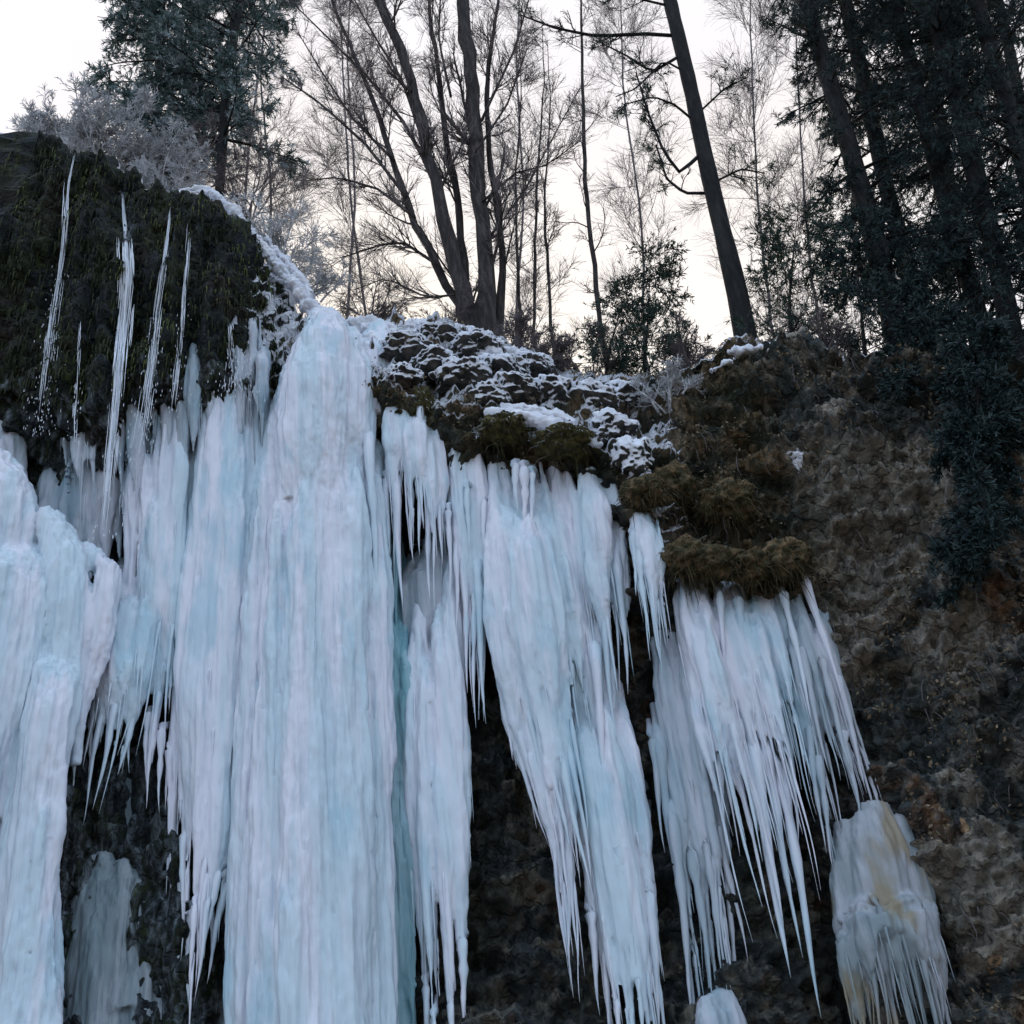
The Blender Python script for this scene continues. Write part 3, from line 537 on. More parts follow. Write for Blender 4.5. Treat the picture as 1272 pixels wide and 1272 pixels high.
# ------------------------------------------------------------------ falling water
def trickle(label, pts, width, n, seed, drops=120, cling=.45, band=None):
    """a thin run of water: wet threads on the moss, then falling free in front of it"""
    r = np.random.default_rng(seed); q = interp_poly(pts, 60); b = MB()
    y = np.array([hitY(a, c) for a, c in q]) - .13; y = np.convolve(np.pad(y, 3, 'edge'), np.ones(7) / 7, 'valid')
    ym = np.minimum.accumulate(y); y = np.where(np.linspace(0, 1, 60) < cling, y, np.minimum(y, ym))
    ctr = at(q[:, 0], q[:, 1], y); tq = np.linspace(0, 1, 60)
    def put(t, L, off, yo, R_):
        k = len(t); tt = np.clip(t[:, None] + L[:, None] * np.linspace(0, 1, 6)[None], 0, 1)
        P_ = np.stack([np.interp(tt, tq, ctr[:, c]) for c in range(3)], -1); P_[..., 0] += off[:, None] + r.normal(size=(k, 6)) * .003; P_[..., 1] += yo[:, None]
        b.tubes(P_, R_[:, None] * np.array([.2, .8, 1, .9, .6, .1])[None], 5)
    t = r.uniform(0, .8, n) ** 1.2; put(t, r.uniform(.06, .25, n), r.normal(size=n) * (.25 + t * .8) * width, r.normal(size=n) * .015, r.uniform(.0025, .006, n))
    if band: t = r.uniform(band[0], band[1], 90); put(t, r.uniform(.05, .2, 90), r.normal(size=90) * .055, r.normal(size=90) * .03, r.uniform(.006, .014, 90))
    drops = int(drops * .45); t = r.uniform(.2, 1, drops) ** .55; P0 = np.stack([np.interp(t, tq, ctr[:, k]) for k in range(3)], -1)
    P0[:, 0] += r.normal(size=drops) * width * (.5 + 1.5 * t); P0[:, 1] += r.normal(size=drops) * .06
    l = r.uniform(.5, 2.2, drops)[:, None, None]
    P_ = P0[:, None] + np.array([[0, 0, .02], [0, 0, .008], [0, 0, -.006], [0, 0, -.014]])[None] * l
    b.tubes(P_, r.uniform(.0025, .006, drops)[:, None] * np.array([.2, .8, 1, .3])[None], 5)
    o = b.build('trickle', WATER); tag(o, label, 'water trickle')
trickle('thin trickle of water at far left of the mossy dome, breaking into drops', [(92, 190), (84, 230), (80, 300), (66, 400), (48, 540)], .06, 70, 1, 420)
trickle('thickest white trickle, down the middle of the mossy dome', [(152, 240), (156, 300), (158, 350), (150, 440), (142, 530), (128, 680)], .05, 190, 2, 150, band=(.12, .4))
trickle('broken trickle of water beside the green edge, next to the thickest trickle', [(212, 252), (206, 310), (196, 380), (186, 470), (170, 580)], .06, 80, 3, 380)
trickle('faint thread of water over the green flank of the dome', [(236, 270), (230, 340), (224, 430), (214, 520)], .04, 40, 4, 120)
trickle('drips of water over the small wet ice curtain beside the column head', [(286, 400), (290, 440), (286, 500)], .12, 30, 5, 260)
trickle('short thread of water hanging past the dark slot under the dome', [(100, 400), (96, 460), (92, 560)], .03, 20, 6, 60)

# ------------------------------------------------------------------ rocks and snow on the central brow
def lump_mesh(size, seed, sub=5, rough=.35, strata=True):
    import bmesh
    bm = bmesh.new(); bmesh.ops.create_icosphere(bm, subdivisions=sub, radius=1); V = np.array([v.co[:] for v in bm.verts]); F = np.array([[v.index for v in f.verts] for f in bm.faces]); bm.free()
    d = fbm(V * 1.3 + seed * 7.1, 5, 2.1, .55) * rough + (1 - np.abs(fbm(V * 2.6 + seed, 3))) * .16 + fbm(V * np.array([1.6, 1.6, 3.2]) + seed * 3, 4, 2.1, .6) * (.13 if strata else .05)
    V = V * (1 + d)[:, None] * np.array(size); return V, F
def rock(name, label, cat, px, py, Y, wpx, hpx, seed, mat, group=None, dpth=.9, tiltr=0.0):
    w, h = wpx * 14 / PXM, hpx * 14 / PXM
    V, F = lump_mesh((w, w * dpth, h), seed, 5, .2 if mat is FROSTROCK else .35, mat is ROCK); c, s = math.cos(tiltr), math.sin(tiltr)
    V = np.stack([V[:, 0] * c - V[:, 2] * s, V[:, 1], V[:, 0] * s + V[:, 2] * c], -1)
    L = at(px, py, Y)
    if mat is ROCK:
        for _ in range(3): Y = float(face_y(L[0], L[2])) - .16; L = at(px, py, Y)
    b = MB(); b.add(V, T=F)
    if mat in (MOSSROCK, BROWNMOSS):   # ragged moss growing out of the clump
        r = np.random.default_rng(seed); k = r.integers(0, len(V), int(6000 * w * h) + 200); p = V[k] * .97; nn = p / (np.linalg.norm(p, axis=1, keepdims=True) + 1e-6)
        keep = p[:, 1] < .3 * w; p, nn = p[keep], nn[keep]; n_ = len(p); l = (r.uniform(.02, .11, n_) * (1.2 - p[:, 2] / h))[:, None]; sd = r.normal(size=(n_, 3)) * .6
        q = np.stack([p, p + (nn * .5 + sd + np.array([0, 0, -.1])) * l * .6, p + (nn * .55 + sd + np.array([0, 0, -.9])) * l], 1)
        b.tubes(q, r.uniform(.003, .009, n_)[:, None] * np.array([1, .8, .2])[None], 3, False)
    o = b.build(name, mat); o.location = L
    return tag(o, label, cat, group)
GR = 'snow covered rocks on the brow between column head and brown bank'
rk = [(505, 438, 12.75, 34, 16, 1, 'snow streaked rock touching the right side of the column head'), (545, 425, 12.9, 34, 14, 2, 'flat snow capped rock at the top of the brow, nearest the multi stemmed tree'),
      (540, 455, 12.6, 30, 15, 3, 'dark layered rock with thin snow lines, middle of the left rock pile'), (590, 436, 12.8, 34, 18, 4, 'rounded snow capped rock below the foot of the multi stemmed tree'), (575, 470, 12.5, 36, 20, 5, 'big dark rock with snow on top, above the mossy yellow clump'),
      (625, 462, 12.7, 34, 18, 6, 'snow capped rock right of the biggest dark rock'), (500, 470, 12.5, 22, 13, 7, 'small snowy rock over the left end of the icicle fringe'), (640, 488, 12.55, 32, 15, 8, 'flat snowy rock just above the white snow ledge'), (690, 490, 12.7, 30, 18, 9, 'snowy rock between the snow ledge and the brown leaf bank'),
      (735, 500, 12.65, 32, 20, 10, 'lumpy snow covered rock below the brown bank, right of centre'), (760, 535, 12.4, 28, 22, 11, 'snow spotted rock at the right tip of the white snow ledge'), (785, 570, 12.3, 24, 24, 12, 'dark knobbly rock with frost at the end of the ledge above the small pointed curtain'), (775, 495, 12.8, 30, 18, 13, 'snow flecked rock under the bare twigs beside the brown bank'),
      (610, 495, 12.4, 24, 15, 14, 'small dark rock under the biggest rock, at the left end of the snow ledge'), (660, 455, 13.0, 26, 14, 15, 'small snow capped rock at the back of the brow below the thin stems')]
for (px, py, Y, w, h, s, lab) in rk: rock('snowy_rock', lab, 'rock', px, py, Y, w, h, s, ROCK, GR, 1.0, -.25 if px > 600 else -.05)
rock('mossy_clump', 'ochre moss clump hanging over the icicle fringe beside the column head', 'moss', 524, 498, 12.15, 15, 24, 31, MOSSROCK)
rock('mossy_clump', 'brown green moss lip under the left half of the snow ledge', 'moss', 625, 534, 11.98, 30, 15, 32, MOSSROCK)
rock('mossy_clump', 'brown moss lip under the right half of the snow ledge', 'moss', 705, 553, 11.98, 38, 13, 33, MOSSROCK, tiltr=-.2)
rock('mossy_clump', 'dark moss lump between the ochre clump and the snow ledge', 'moss', 570, 515, 12.3, 26, 18, 34, MOSSROCK)
for k, (px, py, w_, h_, Yk, lab) in enumerate([(850, 694, 26, 24, 11.85, 'brown moss cushion over the left end of the slanting icicles'), (893, 700, 28, 18, 11.8, 'shaggy brown moss cushion in the middle above the slanting icicles'), (935, 706, 26, 18, 11.82, 'dark green moss cushion above the slanting icicles'), (976, 698, 28, 24, 11.85, 'brown moss cushion over the last slanting icicles on the overhang'),
        (802, 612, 26, 18, 11.75, 'small brown moss lip right over the small pointed curtain'), (840, 604, 28, 28, 12.15, 'large brown moss hump beside the small pointed curtain'), (905, 624, 34, 28, 12.12, 'broad leafy moss hump in the middle of the brown overhang')]):
    rock('mossy_clump', lab, 'moss', px, py, Yk + .12, w_, h_, 60 + k, BROWNMOSS)
rock('pale_stone', 'pale orange stone set in the dark rock near the bottom right corner', 'stone', 1232, 1195, hitY(1232, 1195) + .03, 11, 9, 41, STONE)
rock('pale_stone', 'small orange stone in the red brown rock at the right edge', 'stone', 1203, 1030, hitY(1203, 1030) + .03, 6, 11, 42, STONE)
ice_thing('snow_ledge', 'smooth white snow ledge above the widest ice curtain', 'snow', [], at(680, 530, 12.2), SNOW,
    extra=[stroke([(602, 512, 5), (640, 517, 11), (680, 526, 12), (715, 540, 11), (748, 554, 5)], 11.85, 18), stroke([(620, 508, 8), (650, 508, 9), (690, 516, 9), (725, 530, 7)], 12.05, 14)], body='snow_body', amp=.04)
ice_thing('snow_patch', 'snow patch draped over the top of the brow right of the column head', 'snow', [], at(520, 410, 13), SNOW,
    extra=[stroke([(455, 408, 10), (500, 408, 12), (550, 408, 10), (590, 416, 9), (630, 432, 8), (660, 450, 6)], 13.0, 18), stroke([(425, 404, 8), (455, 406, 15), (490, 414, 15), (525, 414, 9), (550, 420, 4)], 12.7), stroke([(452, 424, 8), (475, 430, 13), (502, 436, 9), (520, 446, 3)], 12.35), stroke([(575, 424, 5), (605, 434, 8), (635, 448, 7), (660, 466, 3)], 12.55)], body='snow_body', amp=.07)
ice_thing('snow_patch', 'snow patch at the foot of the leaning pine trunk', 'snow', [], at(950, 432, 12.7), SNOW,
    extra=[stroke([(905, 440, 3), (930, 434, 6), (950, 430, 8), (965, 436, 6), (975, 450, 3)], 12.62), stroke([(880, 462, 2), (895, 455, 3.5), (915, 444, 3)], 12.55)], body='snow_body', amp=.07, voxel=.03)
ice_thing('snow_patch', 'small lone snow clot stuck on the brown cliff face', 'snow', [], at(985, 565, 12.2), SNOW,
    extra=[stroke([(972, 572, 5), (980, 562, 7), (992, 560, 7), (1000, 572, 3)], hitY(985, 565) + .03), stroke([(984, 562, 5), (990, 578, 5), (994, 590, 2)], hitY(990, 575) + .02)], body='snow_body', amp=.09, voxel=.025, smooth=1)

# ------------------------------------------------------------------ vegetation generators
def unit(v): return v / (np.linalg.norm(v, axis=-1, keepdims=True) + 1e-9)
def sample(Pb, Rb, idx, t):
    n = Pb.shape[1]; f = t * (n - 1); i = np.clip(f.astype(int), 0, n - 2); w = (f - i)[:, None]
    return Pb[idx, i] * (1 - w) + Pb[idx, i + 1] * w, unit(Pb[idx, i + 1] - Pb[idx, i]), Rb[idx, i] * (1 - w[:, 0]) + Rb[idx, i + 1] * w[:, 0]
def grow(Pb, Rb, per, length, ang, n, r, tmin=.2, tmax=1.0, up=.3, wob=.12, rk=.55, rend=.3, side=None, power=1.0, sidek=0, rmin=.0):
    Nn = len(Pb); cnt = Nn * per; idx = np.repeat(np.arange(Nn), per)
    t = tmin + (tmax - tmin) * r.uniform(0, 1, cnt) ** power
    p0, tan, rr = sample(Pb, Rb, idx, t)
    a = unit(np.cross(tan, r.normal(size=(cnt, 3))))
    if side is not None: a = unit(a + np.asarray(side) * sidek)
    th = ang * r.uniform(.65, 1.35, cnt)
    d = unit(tan * np.cos(th)[:, None] + a * np.sin(th)[:, None])
    L = length * r.uniform(.5, 1.3, cnt) * (1.15 - .7 * t); pts = [p0]; cur = p0; st = L / (n - 1)
    for k in range(n - 1):
        d = unit(d + r.normal(size=(cnt, 3)) * wob + np.array([0, 0, up]) / (n - 1)); cur = cur + d * st[:, None]; pts.append(cur)
    P_ = np.stack(pts, 1); R0 = np.maximum(rr * rk, rmin)
    R_ = np.maximum(R0[:, None] * (1 - (1 - rend) * np.linspace(0, 1, n))[None], rmin * .7)
    return P_, R_
def trunk_line(pts, Y, n=18, toground=True, dY=0.0):
    """pts: (px,py,rpx) from the foot upwards; foot dropped to the plateau"""
    q = interp_poly([tuple(p) for p in pts], n); sc_ = math.hypot(Y, Y) ** 1
    YY = Y + dY * np.linspace(0, 1, n); P_ = at(q[:, 0], q[:, 1], YY)
    R_ = q[:, 2] * ((P_ - CAM) @ _f) / PXM * .74
    if toground:
        z = float(plat_z(P_[0, 0], Y)) - .25
        if z < P_[0, 2] - .1:
            P_ = np.concatenate([[[P_[0, 0] + .02, Y, z]], P_]); R_ = np.concatenate([[R_[0] * 1.15], R_])
    return P_, R_
def resample(P_, R_, n):
    d = np.concatenate([[0], np.cumsum(np.linalg.norm(np.diff(P_, axis=0), axis=1))]); t = np.linspace(0, d[-1], n)
    return np.stack([np.interp(t, d, P_[:, k]) for k in range(3)], -1), np.interp(t, d, R_)

def bare_tree(name, label, cat, stems, Y, seed, per=(10, 8, 7), lens=(2.4, 1.1, .5), ang=.75, up=.5, group=None, bark=BARK, twig=TWIG, side=None, sidek=0, t0=.15, twigr=.0045, limbs=()):
    if isinstance(stems[0], tuple): stems = [stems]
    r = np.random.default_rng(seed); lines = [trunk_line(s, Y + .15 * i) for i, s in enumerate(stems)]
    t = thing(name, label, cat, lines[0][0][0], group)
    allP, allR = [], []
    for P_, R_ in lines:
        P2, R2 = resample(P_, R_, 26); P2 = P2 + np.stack([fbm(P2 * 1.2 + seed, 2), fbm(P2 * 1.2 + seed + 40, 2), 0 * R2], -1) * (R2[:, None] * .6 + .015)
        b = MB(); b.tubes(P2, R2 * (1 + .06 * r.normal(size=26)), 10); b.build('trunk' if len(lines) == 1 else 'stem', bark, t); allP.append(P2); allR.append(R2)
    Pb, Rb = np.array(allP), np.array(allR)
    b = MB(); P1, R1 = grow(Pb, Rb, per[0], lens[0], ang, 9, r, t0, .98, up, .10, .32, .3, side, 1, sidek, .008); R1 = np.minimum(R1, .03)
    LP, LR = [], []
    for k, l in enumerate(limbs):
        q = interp_poly(l, 9); LP.append(at(q[:, 0], q[:, 1], Y + r.uniform(-.3, .6) * np.linspace(0, 1, 9))); LR.append(q[:, 2] * 18 / PXM * .8)
    if LP: P1 = np.concatenate([np.repeat(np.array(LP), 2, 0), P1]); R1 = np.concatenate([np.repeat(np.array(LR), 2, 0), R1])
    if LP: b.tubes(P1[::2][:len(LP)], R1[::2][:len(LP)], 6); b.tubes(P1[2 * len(LP):], R1[2 * len(LP):], 5)
    else: b.tubes(P1, R1, 5)
    P2, R2 = grow(P1, R1, per[1], lens[1], ang * .85, 6, r, .12, 1, up * .7, .12, .5, .4, None, 1, 0, .006); b.tubes(P2, R2, 4); br_ = b.build('branches', bark, t)
    b = MB(); P3, R3 = grow(P2, R2, per[2], lens[2], ang * .8, 5, r, .1, 1, up * .4, .14, .6, .5, None, 1, 0, twigr); b.tubes(P3, R3, 3, False)
    b.build('twigs', twig, br_); return t

def blades(b, P_, per, L, W, r, ang=.9, flat=0.0):
    """needles along batch of twigs"""
    Nn = len(P_); cnt = Nn * per; idx = np.repeat(np.arange(Nn), per); t = r.uniform(.05, 1, cnt)
    p0, tan, _ = sample(P_, np.ones(P_.shape[:2]), idx, t)
    a = r.normal(size=(cnt, 3)); a[:, 2] *= (1 - flat); a = unit(np.cross(tan, a)); th = ang * r.uniform(.5, 1.2, cnt)
    d = unit(tan * np.cos(th)[:, None] + a * np.sin(th)[:, None]); l = L * r.uniform(.6, 1.3, cnt)
    w = unit(np.cross(d, r.normal(size=(cnt, 3)))) * (W * r.uniform(.7, 1.3, cnt))[:, None]
    e = p0 + d * l[:, None]
    b.quads(np.stack([p0 - w * .5, p0 + w * .5, e + w * .35, e - w * .35], 1))

def conifer(name, label, cat, pts, Y, seed, limbs=60, L=2.2, droop=-.25, t0=.1, mat=NEEDLE, bark=BARK_DARK, sub=14, nd=14, group=None, taperL=.75, dead=0, side=None, sidek=0, nl=.11, nw=.022, toground=True, power=1.0):
    r = np.random.default_rng(seed); P_, R_ = trunk_line(pts, Y, toground=toground); t = thing(name, label, cat, P_[0], group)
    P2, R2 = resample(P_, R_, 26); R2 = R2 * (np.linspace(1, .12, 26) if taperL > .3 else 1); b = MB(); b.tubes(P2, R2 * (1 + .05 * r.normal(size=26)), 10); b.build('trunk', bark, t)
    b = MB(); fo = MB()
    def limbset(count, ll, a, z):
        tt = t0 + (1 - t0) * r.uniform(0, 1, count) ** power; p0, tan, rr = sample(P2[None], R2[None], np.zeros(count, int), tt)
        az = r.uniform(0, 2 * math.pi, count); d = np.stack([np.cos(az), np.sin(az), r.normal(size=count) * .15 + a], -1)
        if side is not None: d = d + np.asarray(side) * sidek
        d = unit(d); le = ll * r.uniform(.45, 1.15, count) * (1 - taperL * (tt - t0) / (1 - t0)); cur = p0; out = [p0]
        for k in range(7): d = unit(d + r.normal(size=(count, 3)) * .08 + np.array([0, 0, z * .16])); cur = cur + d * (le / 7)[:, None]; out.append(cur)
        PP = np.stack(out, 1); return PP, np.maximum(np.minimum(rr * .3, .012 + le * .012)[:, None] * np.linspace(1, .25, 8)[None], .005)
    P1, R1 = limbset(limbs, L, droop + .25, droop); b.tubes(P1, R1, 5)
    if dead: Pd, Rd = limbset(dead, L * .8, -.1, -.1); b.tubes(Pd, Rd * .8, 4); Pe, Re = grow(Pd, Rd, 6, .5, .8, 4, r, .3, 1, -.1, .2, .5, .4, None, 1, 0, .004); b.tubes(Pe, Re, 3, False)
    S, SR = grow(P1, R1, sub, L * .30, .85, 5, r, .12, 1, -.15, .10, .5, .5, None, 1, 0, .004); 
    b.tubes(S, SR, 3, False); br_ = b.build('branches', bark, t)
    S2, _ = grow(S, SR, 3, L * .12, .8, 4, r, .2, 1, -.05, .1)
    blades(fo, S, nd, nl, nw, r, .8, .3); blades(fo, S2, max(3, nd // 2), nl, nw, r, .8, .3); fo.build('foliage', mat, br_, False); return t

# --- top left: snow dusted spruce, frosted shrubs
conifer('spruce_tree', 'snow dusted dark green spruce at top left behind the mossy dome', 'tree', [(273, 235, 8), (277, 170, 8), (282, 100, 8), (290, 40, 8), (305, -40, 7), (320, -140, 6)], 14.5, 21, 95, 2.0, -.3, .36, NEEDLE_SNOW, BARK_DARK, 14, 18, None, .1, 6, (-1, 0, 0), .5, .11, .020)
conifer('spruce_tree', 'second snow dusted spruce, left of the spruce trunk behind the dome', 'tree', [(190, 210, 7), (195, 120, 7), (200, 40, 6), (205, -60, 5)], 14.8, 22, 110, 1.7, -.35, .18, NEEDLE_SNOW, BARK_DARK, 14, 18, None, .1, 0, None, 0, .11, .020)
def shrub(name, label, px, py, Y, h, seed, mat, stems=14, spread=.6, per=(9, 8, 6), lens=None, group=None, twigr=.006, lean=(0, 0)):
    r = np.random.default_rng(seed); base = at(px, py, Y); t = thing(name, label, 'shrub', base, group)
    lens = lens or (h * .45, h * .22, h * .11); n = 8; a = r.uniform(0, 2 * math.pi, stems)
    d = unit(np.stack([np.cos(a) * spread + lean[0], np.sin(a) * spread + lean[1], np.ones(stems)], -1) + r.normal(size=(stems, 3)) * .15)
    cur = base[None] + r.normal(size=(stems, 3)) * np.array([.1, .1, 0]); cur[:, 2] -= .25; out = [cur]; L = h * r.uniform(.6, 1.1, stems)
    for k in range(n - 1): d = unit(d + r.normal(size=(stems, 3)) * .1); cur = cur + d * (L / (n - 1))[:, None]; out.append(cur)
    P_ = np.stack(out, 1); R_ = np.linspace(.022, .008, n)[None] * r.uniform(.7, 1.3, stems)[:, None]
    b = MB(); b.tubes(P_, R_, 5); P1, R1 = grow(P_, R_, per[0], lens[0], .7, 6, r, .2, 1, .1, .15, .6, .4, None, 1, 0, .006); b.tubes(P1, R1, 4); br_ = b.build('stems', mat, t)
    b = MB(); P2, R2 = grow(P1, R1, per[1], lens[1], .7, 4, r, .1, 1, .1, .18, .7, .5, None, 1, 0, twigr); b.tubes(P2, R2, 3, False)
    P3, R3 = grow(P2, R2, per[2], lens[2], .7, 3, r, .1, 1, .0, .2, .8, .6, None, 1, 0, twigr); b.tubes(P3, R3, 3, False); b.build('twigs', mat, br_); return t
shrub('frosted_shrub', 'big frost whitened bare shrub at far left on top of the mossy dome', 125, 225, 13.6, 2.0, 31, FROST_TWIG, 34, .8, (9, 8, 6), lens=(.7, .34, .17), twigr=.0075)
shrub('frosted_shrub', 'low frosted shrub behind the second spruce on the dome', 212, 240, 13.4, 1.2, 32, FROST_TWIG, 16, .9, (8, 7, 5), twigr=.007)
shrub('bare_shrub', 'tall brown bare shrub between the two spruce trunks on the dome', 240, 235, 14.0, 1.6, 36, TWIG, 10, .5, (7, 6, 5), twigr=.005)
shrub('frosted_shrub', 'frosted shrub at the far end of the dome crest, outermost of its kind', 62, 178, 13.2, 1.0, 37, FROST_TWIG, 16, .9, (8, 7, 5), twigr=.006)
shrub('frosted_shrub', 'frosted shrub with arching twigs on the shoulder right of the spruce trunk', 345, 330, 13.3, 1.5, 33, FROST_TWIG, 9, .6, (8, 7, 5), lean=(.35, 0))
shrub('bare_shrub', 'brown bare shrub just right of the spruce trunk at the snow drift', 310, 270, 14.6, 1.9, 34, TWIG, 8, .5, (7, 6, 4), twigr=.004)
shrub('frosted_shrub', 'low frosted shrub drooping over the top of the column head', 385, 360, 13.4, .8, 35, FROST_TWIG, 9, 1.0, (7, 6, 5), twigr=.005)

# --- centre: the multi stemmed tree
bare_tree('bare_tree', 'large multi stemmed bare tree in the centre with four dark stems from one foot', 'tree',
    [[(590, 420, 20), (575, 360, 14), (557, 290, 12), (532, 190, 10.5), (508, 90, 8.5), (470, 0, 6.5), (430, -110, 4)],
     [(606, 420, 22), (603, 330, 13), (596, 230, 13), (586, 110, 13), (576, 0, 10), (560, -140, 7)],
     [(584, 400, 10), (545, 335, 7), (512, 270, 6), (488, 200, 5), (462, 120, 3.6), (420, 20, 2.5), (390, -60, 1.5)],
     [(618, 410, 10), (626, 330, 6), (620, 260, 5.5), (606, 190, 5), (604, 100, 4), (618, 0, 2.6), (626, -80, 1.5)],
     [(578, 350, 7), (568, 250, 6), (552, 160, 5), (543, 80, 4), (530, -20, 3), (520, -100, 1.5)]], 13.9, 41, (15, 11, 11), (1.9, .95, .5), .55, .6, None, BARK, TWIG, (-1, 0, .2), .3, .12,
    limbs=[[(536, 215, 4), (500, 150, 3.4), (452, 90, 2.6), (390, 30, 1.6), (350, -10, 1)], [(505, 245, 3.4), (455, 180, 2.8), (400, 130, 2.2), (350, 95, 1.2)], [(490, 200, 3), (440, 150, 2.4), (400, 90, 1.8), (370, 40, 1)],
           [(545, 330, 3), (500, 300, 2.4), (470, 305, 2), (425, 320, 1.2)], [(515, 270, 3), (470, 235, 2.4), (420, 220, 1.8), (375, 225, 1)], [(525, 175, 3.4), (500, 100, 2.8), (462, 40, 2.2), (430, -20, 1.2)], [(598, 150, 3), (640, 60, 2.2), (662, -20, 1.4)],
           [(600, 250, 2.6), (640, 215, 2), (680, 205, 1.4), (720, 175, .9)], [(604, 300, 2.6), (650, 240, 2), (690, 165, 1.3), (720, 110, .8)], [(590, 190, 2.6), (630, 130, 2), (655, 60, 1.2)], [(560, 120, 3), (545, 50, 2.4), (548, -30, 1.4)], [(500, 60, 3), (480, 10, 2.4), (455, -50, 1.5)], [(575, 365, 2.4), (530, 370, 1.8), (480, 345, 1.2), (440, 360, .8)]])
bare_tree('young_tree', 'thin straight sapling standing alone between the multi stemmed tree and the leaning pine', 'tree', [(744, 410, 4.5), (738, 330, 4.2), (728, 240, 3.6), (724, 150, 3), (722, 50, 2.2), (721, -60, 1.2)], 14.6, 42, (16, 6, 5), (.9, .45, .25), .9, .4, t0=.2)
for i, (x0, x1, y1, lab) in enumerate([(646, 640, 235, 'thin bare stem closest to the multi stemmed tree on its right'), (662, 668, 210, 'second thin bare stem right of the multi stemmed tree'), (684, 676, 250, 'thin bare stem a little left of the straight sapling, forked at the top')]):
    bare_tree('young_tree', lab, 'tree', [(x0, 420, 3), ((x0 + x1) / 2, 320, 2.6), (x1, y1, 2), (x1 + 8, y1 - 120, 1), (x1 + 4, y1 - 200, .5)], 14.4 + .3 * i, 50 + i, (14, 7, 6), (.9, .5, .28), .7, .3, 'thin stems right of the multi stemmed tree', t0=.2)
bg = [(330, 365, 17, 330, -20, 'slender bare tree in the gap right of the spruce trunk'), (455, 400, 17.5, 420, -60, 'bare tree behind the left stems of the central tree'), (800, 440, 18.5, 770, -40, 'faint bare tree behind the left side of the pine branches'), (960, 420, 18, 930, -60, 'bare tree in the bright gap right of the leaning pine'), (640, 410, 21, 650, -80, 'faint bare tree right behind the central stems'), (300, 330, 20, 345, -60, 'faint bare tree leaning over the snow drift'), (430, 400, 22, 440, -90, 'most distant bare tree left of the central stems'), (1020, 430, 19, 985, -60, 'bare tree at the edge of the dark conifers')]
for i, (x0, y0, Y, x1, y1, lab) in enumerate(bg):
    bare_tree('bare_tree', lab, 'tree', [(x0, y0, 2.6), ((x0 * 2 + x1) / 3 + 8 * (-1) ** i, y0 * .67 + y1 * .33, 1.9), ((x0 + 2 * x1) / 3 - 6, y0 * .33 + y1 * .67, 1.5), (x1, y1, .7)], Y, 60 + i, (38, 12, 11), (2.4, 1.25, .62), .75, .6, 'slender bare trees behind the falls', TWIG, TWIG, None, 0, .05, .0036)

# --- the leaning pine with sparse limbs
def pine():
    r = np.random.default_rng(71); Y = 13.6; P_, R_ = trunk_line([(927, 425, 20), (915, 360, 17.5), (898, 290, 15.5), (880, 215, 14), (858, 110, 12.5), (832, 0, 11.5), (806, -110, 10)], Y)
    t = thing('pine_tree', 'leaning pine with a bare dark trunk and sparse tufted limbs on its left', 'tree', P_[0]); P2, R2 = resample(P_, R_, 30)
    b = MB(); b.tubes(P2, R2 * (1 + .04 * r.normal(size=30)), 12); b.build('trunk', BARK_DARK, t)
    b = MB(); fo = MB()
    limbs = [[(848, 45, 4), (800, 42, 4), (740, 45, 3.5), (690, 35, 2.5), (645, 18, 1.5)], [(850, 66, 3), (810, 90, 2.8), (780, 70, 2), (740, 50, 1.2)], [(872, 190, 3.5), (845, 215, 3.2), (825, 190, 2.5), (805, 140, 2), (790, 90, 1.4)],
             [(876, 240, 3), (850, 240, 2.6), (828, 222, 2), (815, 180, 1.5)], [(862, 150, 2.5), (838, 130, 2.2), (812, 120, 1.7), (775, 130, 1)], [(842, 10, 3), (800, 0, 2.5), (740, -15, 2), (700, -10, 1)], [(890, 225, 2), (920, 210, 1.7), (950, 215, 1)], [(868, 140, 2), (900, 110, 1.7), (930, 95, 1)],
             [(852, 90, 2.2), (825, 75, 2), (790, 110, 1.5), (765, 120, 1)]]
    for k, l in enumerate(limbs):
        q = interp_poly(l, 10); PP = at(q[:, 0], q[:, 1], Y - r.uniform(-.1, .9) * np.linspace(0, 1, 10)); RR = q[:, 2] * 19 / PXM
        b.tubes(PP, RR * .8, 6); S, SR = grow(PP[None], RR[None] * .8, 16, .6, .8, 5, r, .25, 1, .1, .15, .5, .4, None, 1, 0, .005); b.tubes(S, SR, 4, False)
        S2, SR2 = grow(S, SR, 4, .26, .7, 4, r, .3, 1, .1, .12, .6, .6, None, 1, 0, .004); b.tubes(S2, SR2, 3, False)
        sel = S2[r.uniform(size=len(S2)) < .7]; blades(fo, sel, 12, .085, .010, r, .8)
    br_ = b.build('branches', BARK_DARK, t); fo.build('foliage', NEEDLE, br_, False)
pine()

# --- small evergreens on the bank
conifer('young_fir', 'young dark fir on the bank left of the leaning pine trunk', 'tree', [(800, 455, 4), (804, 410, 3.6), (806, 370, 3), (808, 318, 1.5)], 13.7, 81, 46, 1.5, -.3, .1, NEEDLE, BARK_DARK, 9, 10, None, .65, nl=.07, nw=.016)
conifer('young_fir', 'young fir with spreading boughs right of the leaning pine trunk', 'tree', [(985, 435, 5), (980, 380, 4.5), (985, 320, 4), (992, 255, 2)], 13.6, 82, 50, 1.5, -.25, .2, NEEDLE, BARK_DARK, 9, 9, None, .4, nl=.08, nw=.016)
conifer('young_fir', 'small ragged fir leaning over the brown bank by the straight sapling', 'tree', [(752, 470, 4), (758, 430, 3.5), (768, 395, 2.5), (778, 355, 1.5)], 13.6, 83, 34, 1.1, -.2, .15, NEEDLE, BARK_DARK, 8, 9, None, .5, nl=.06, nw=.014)
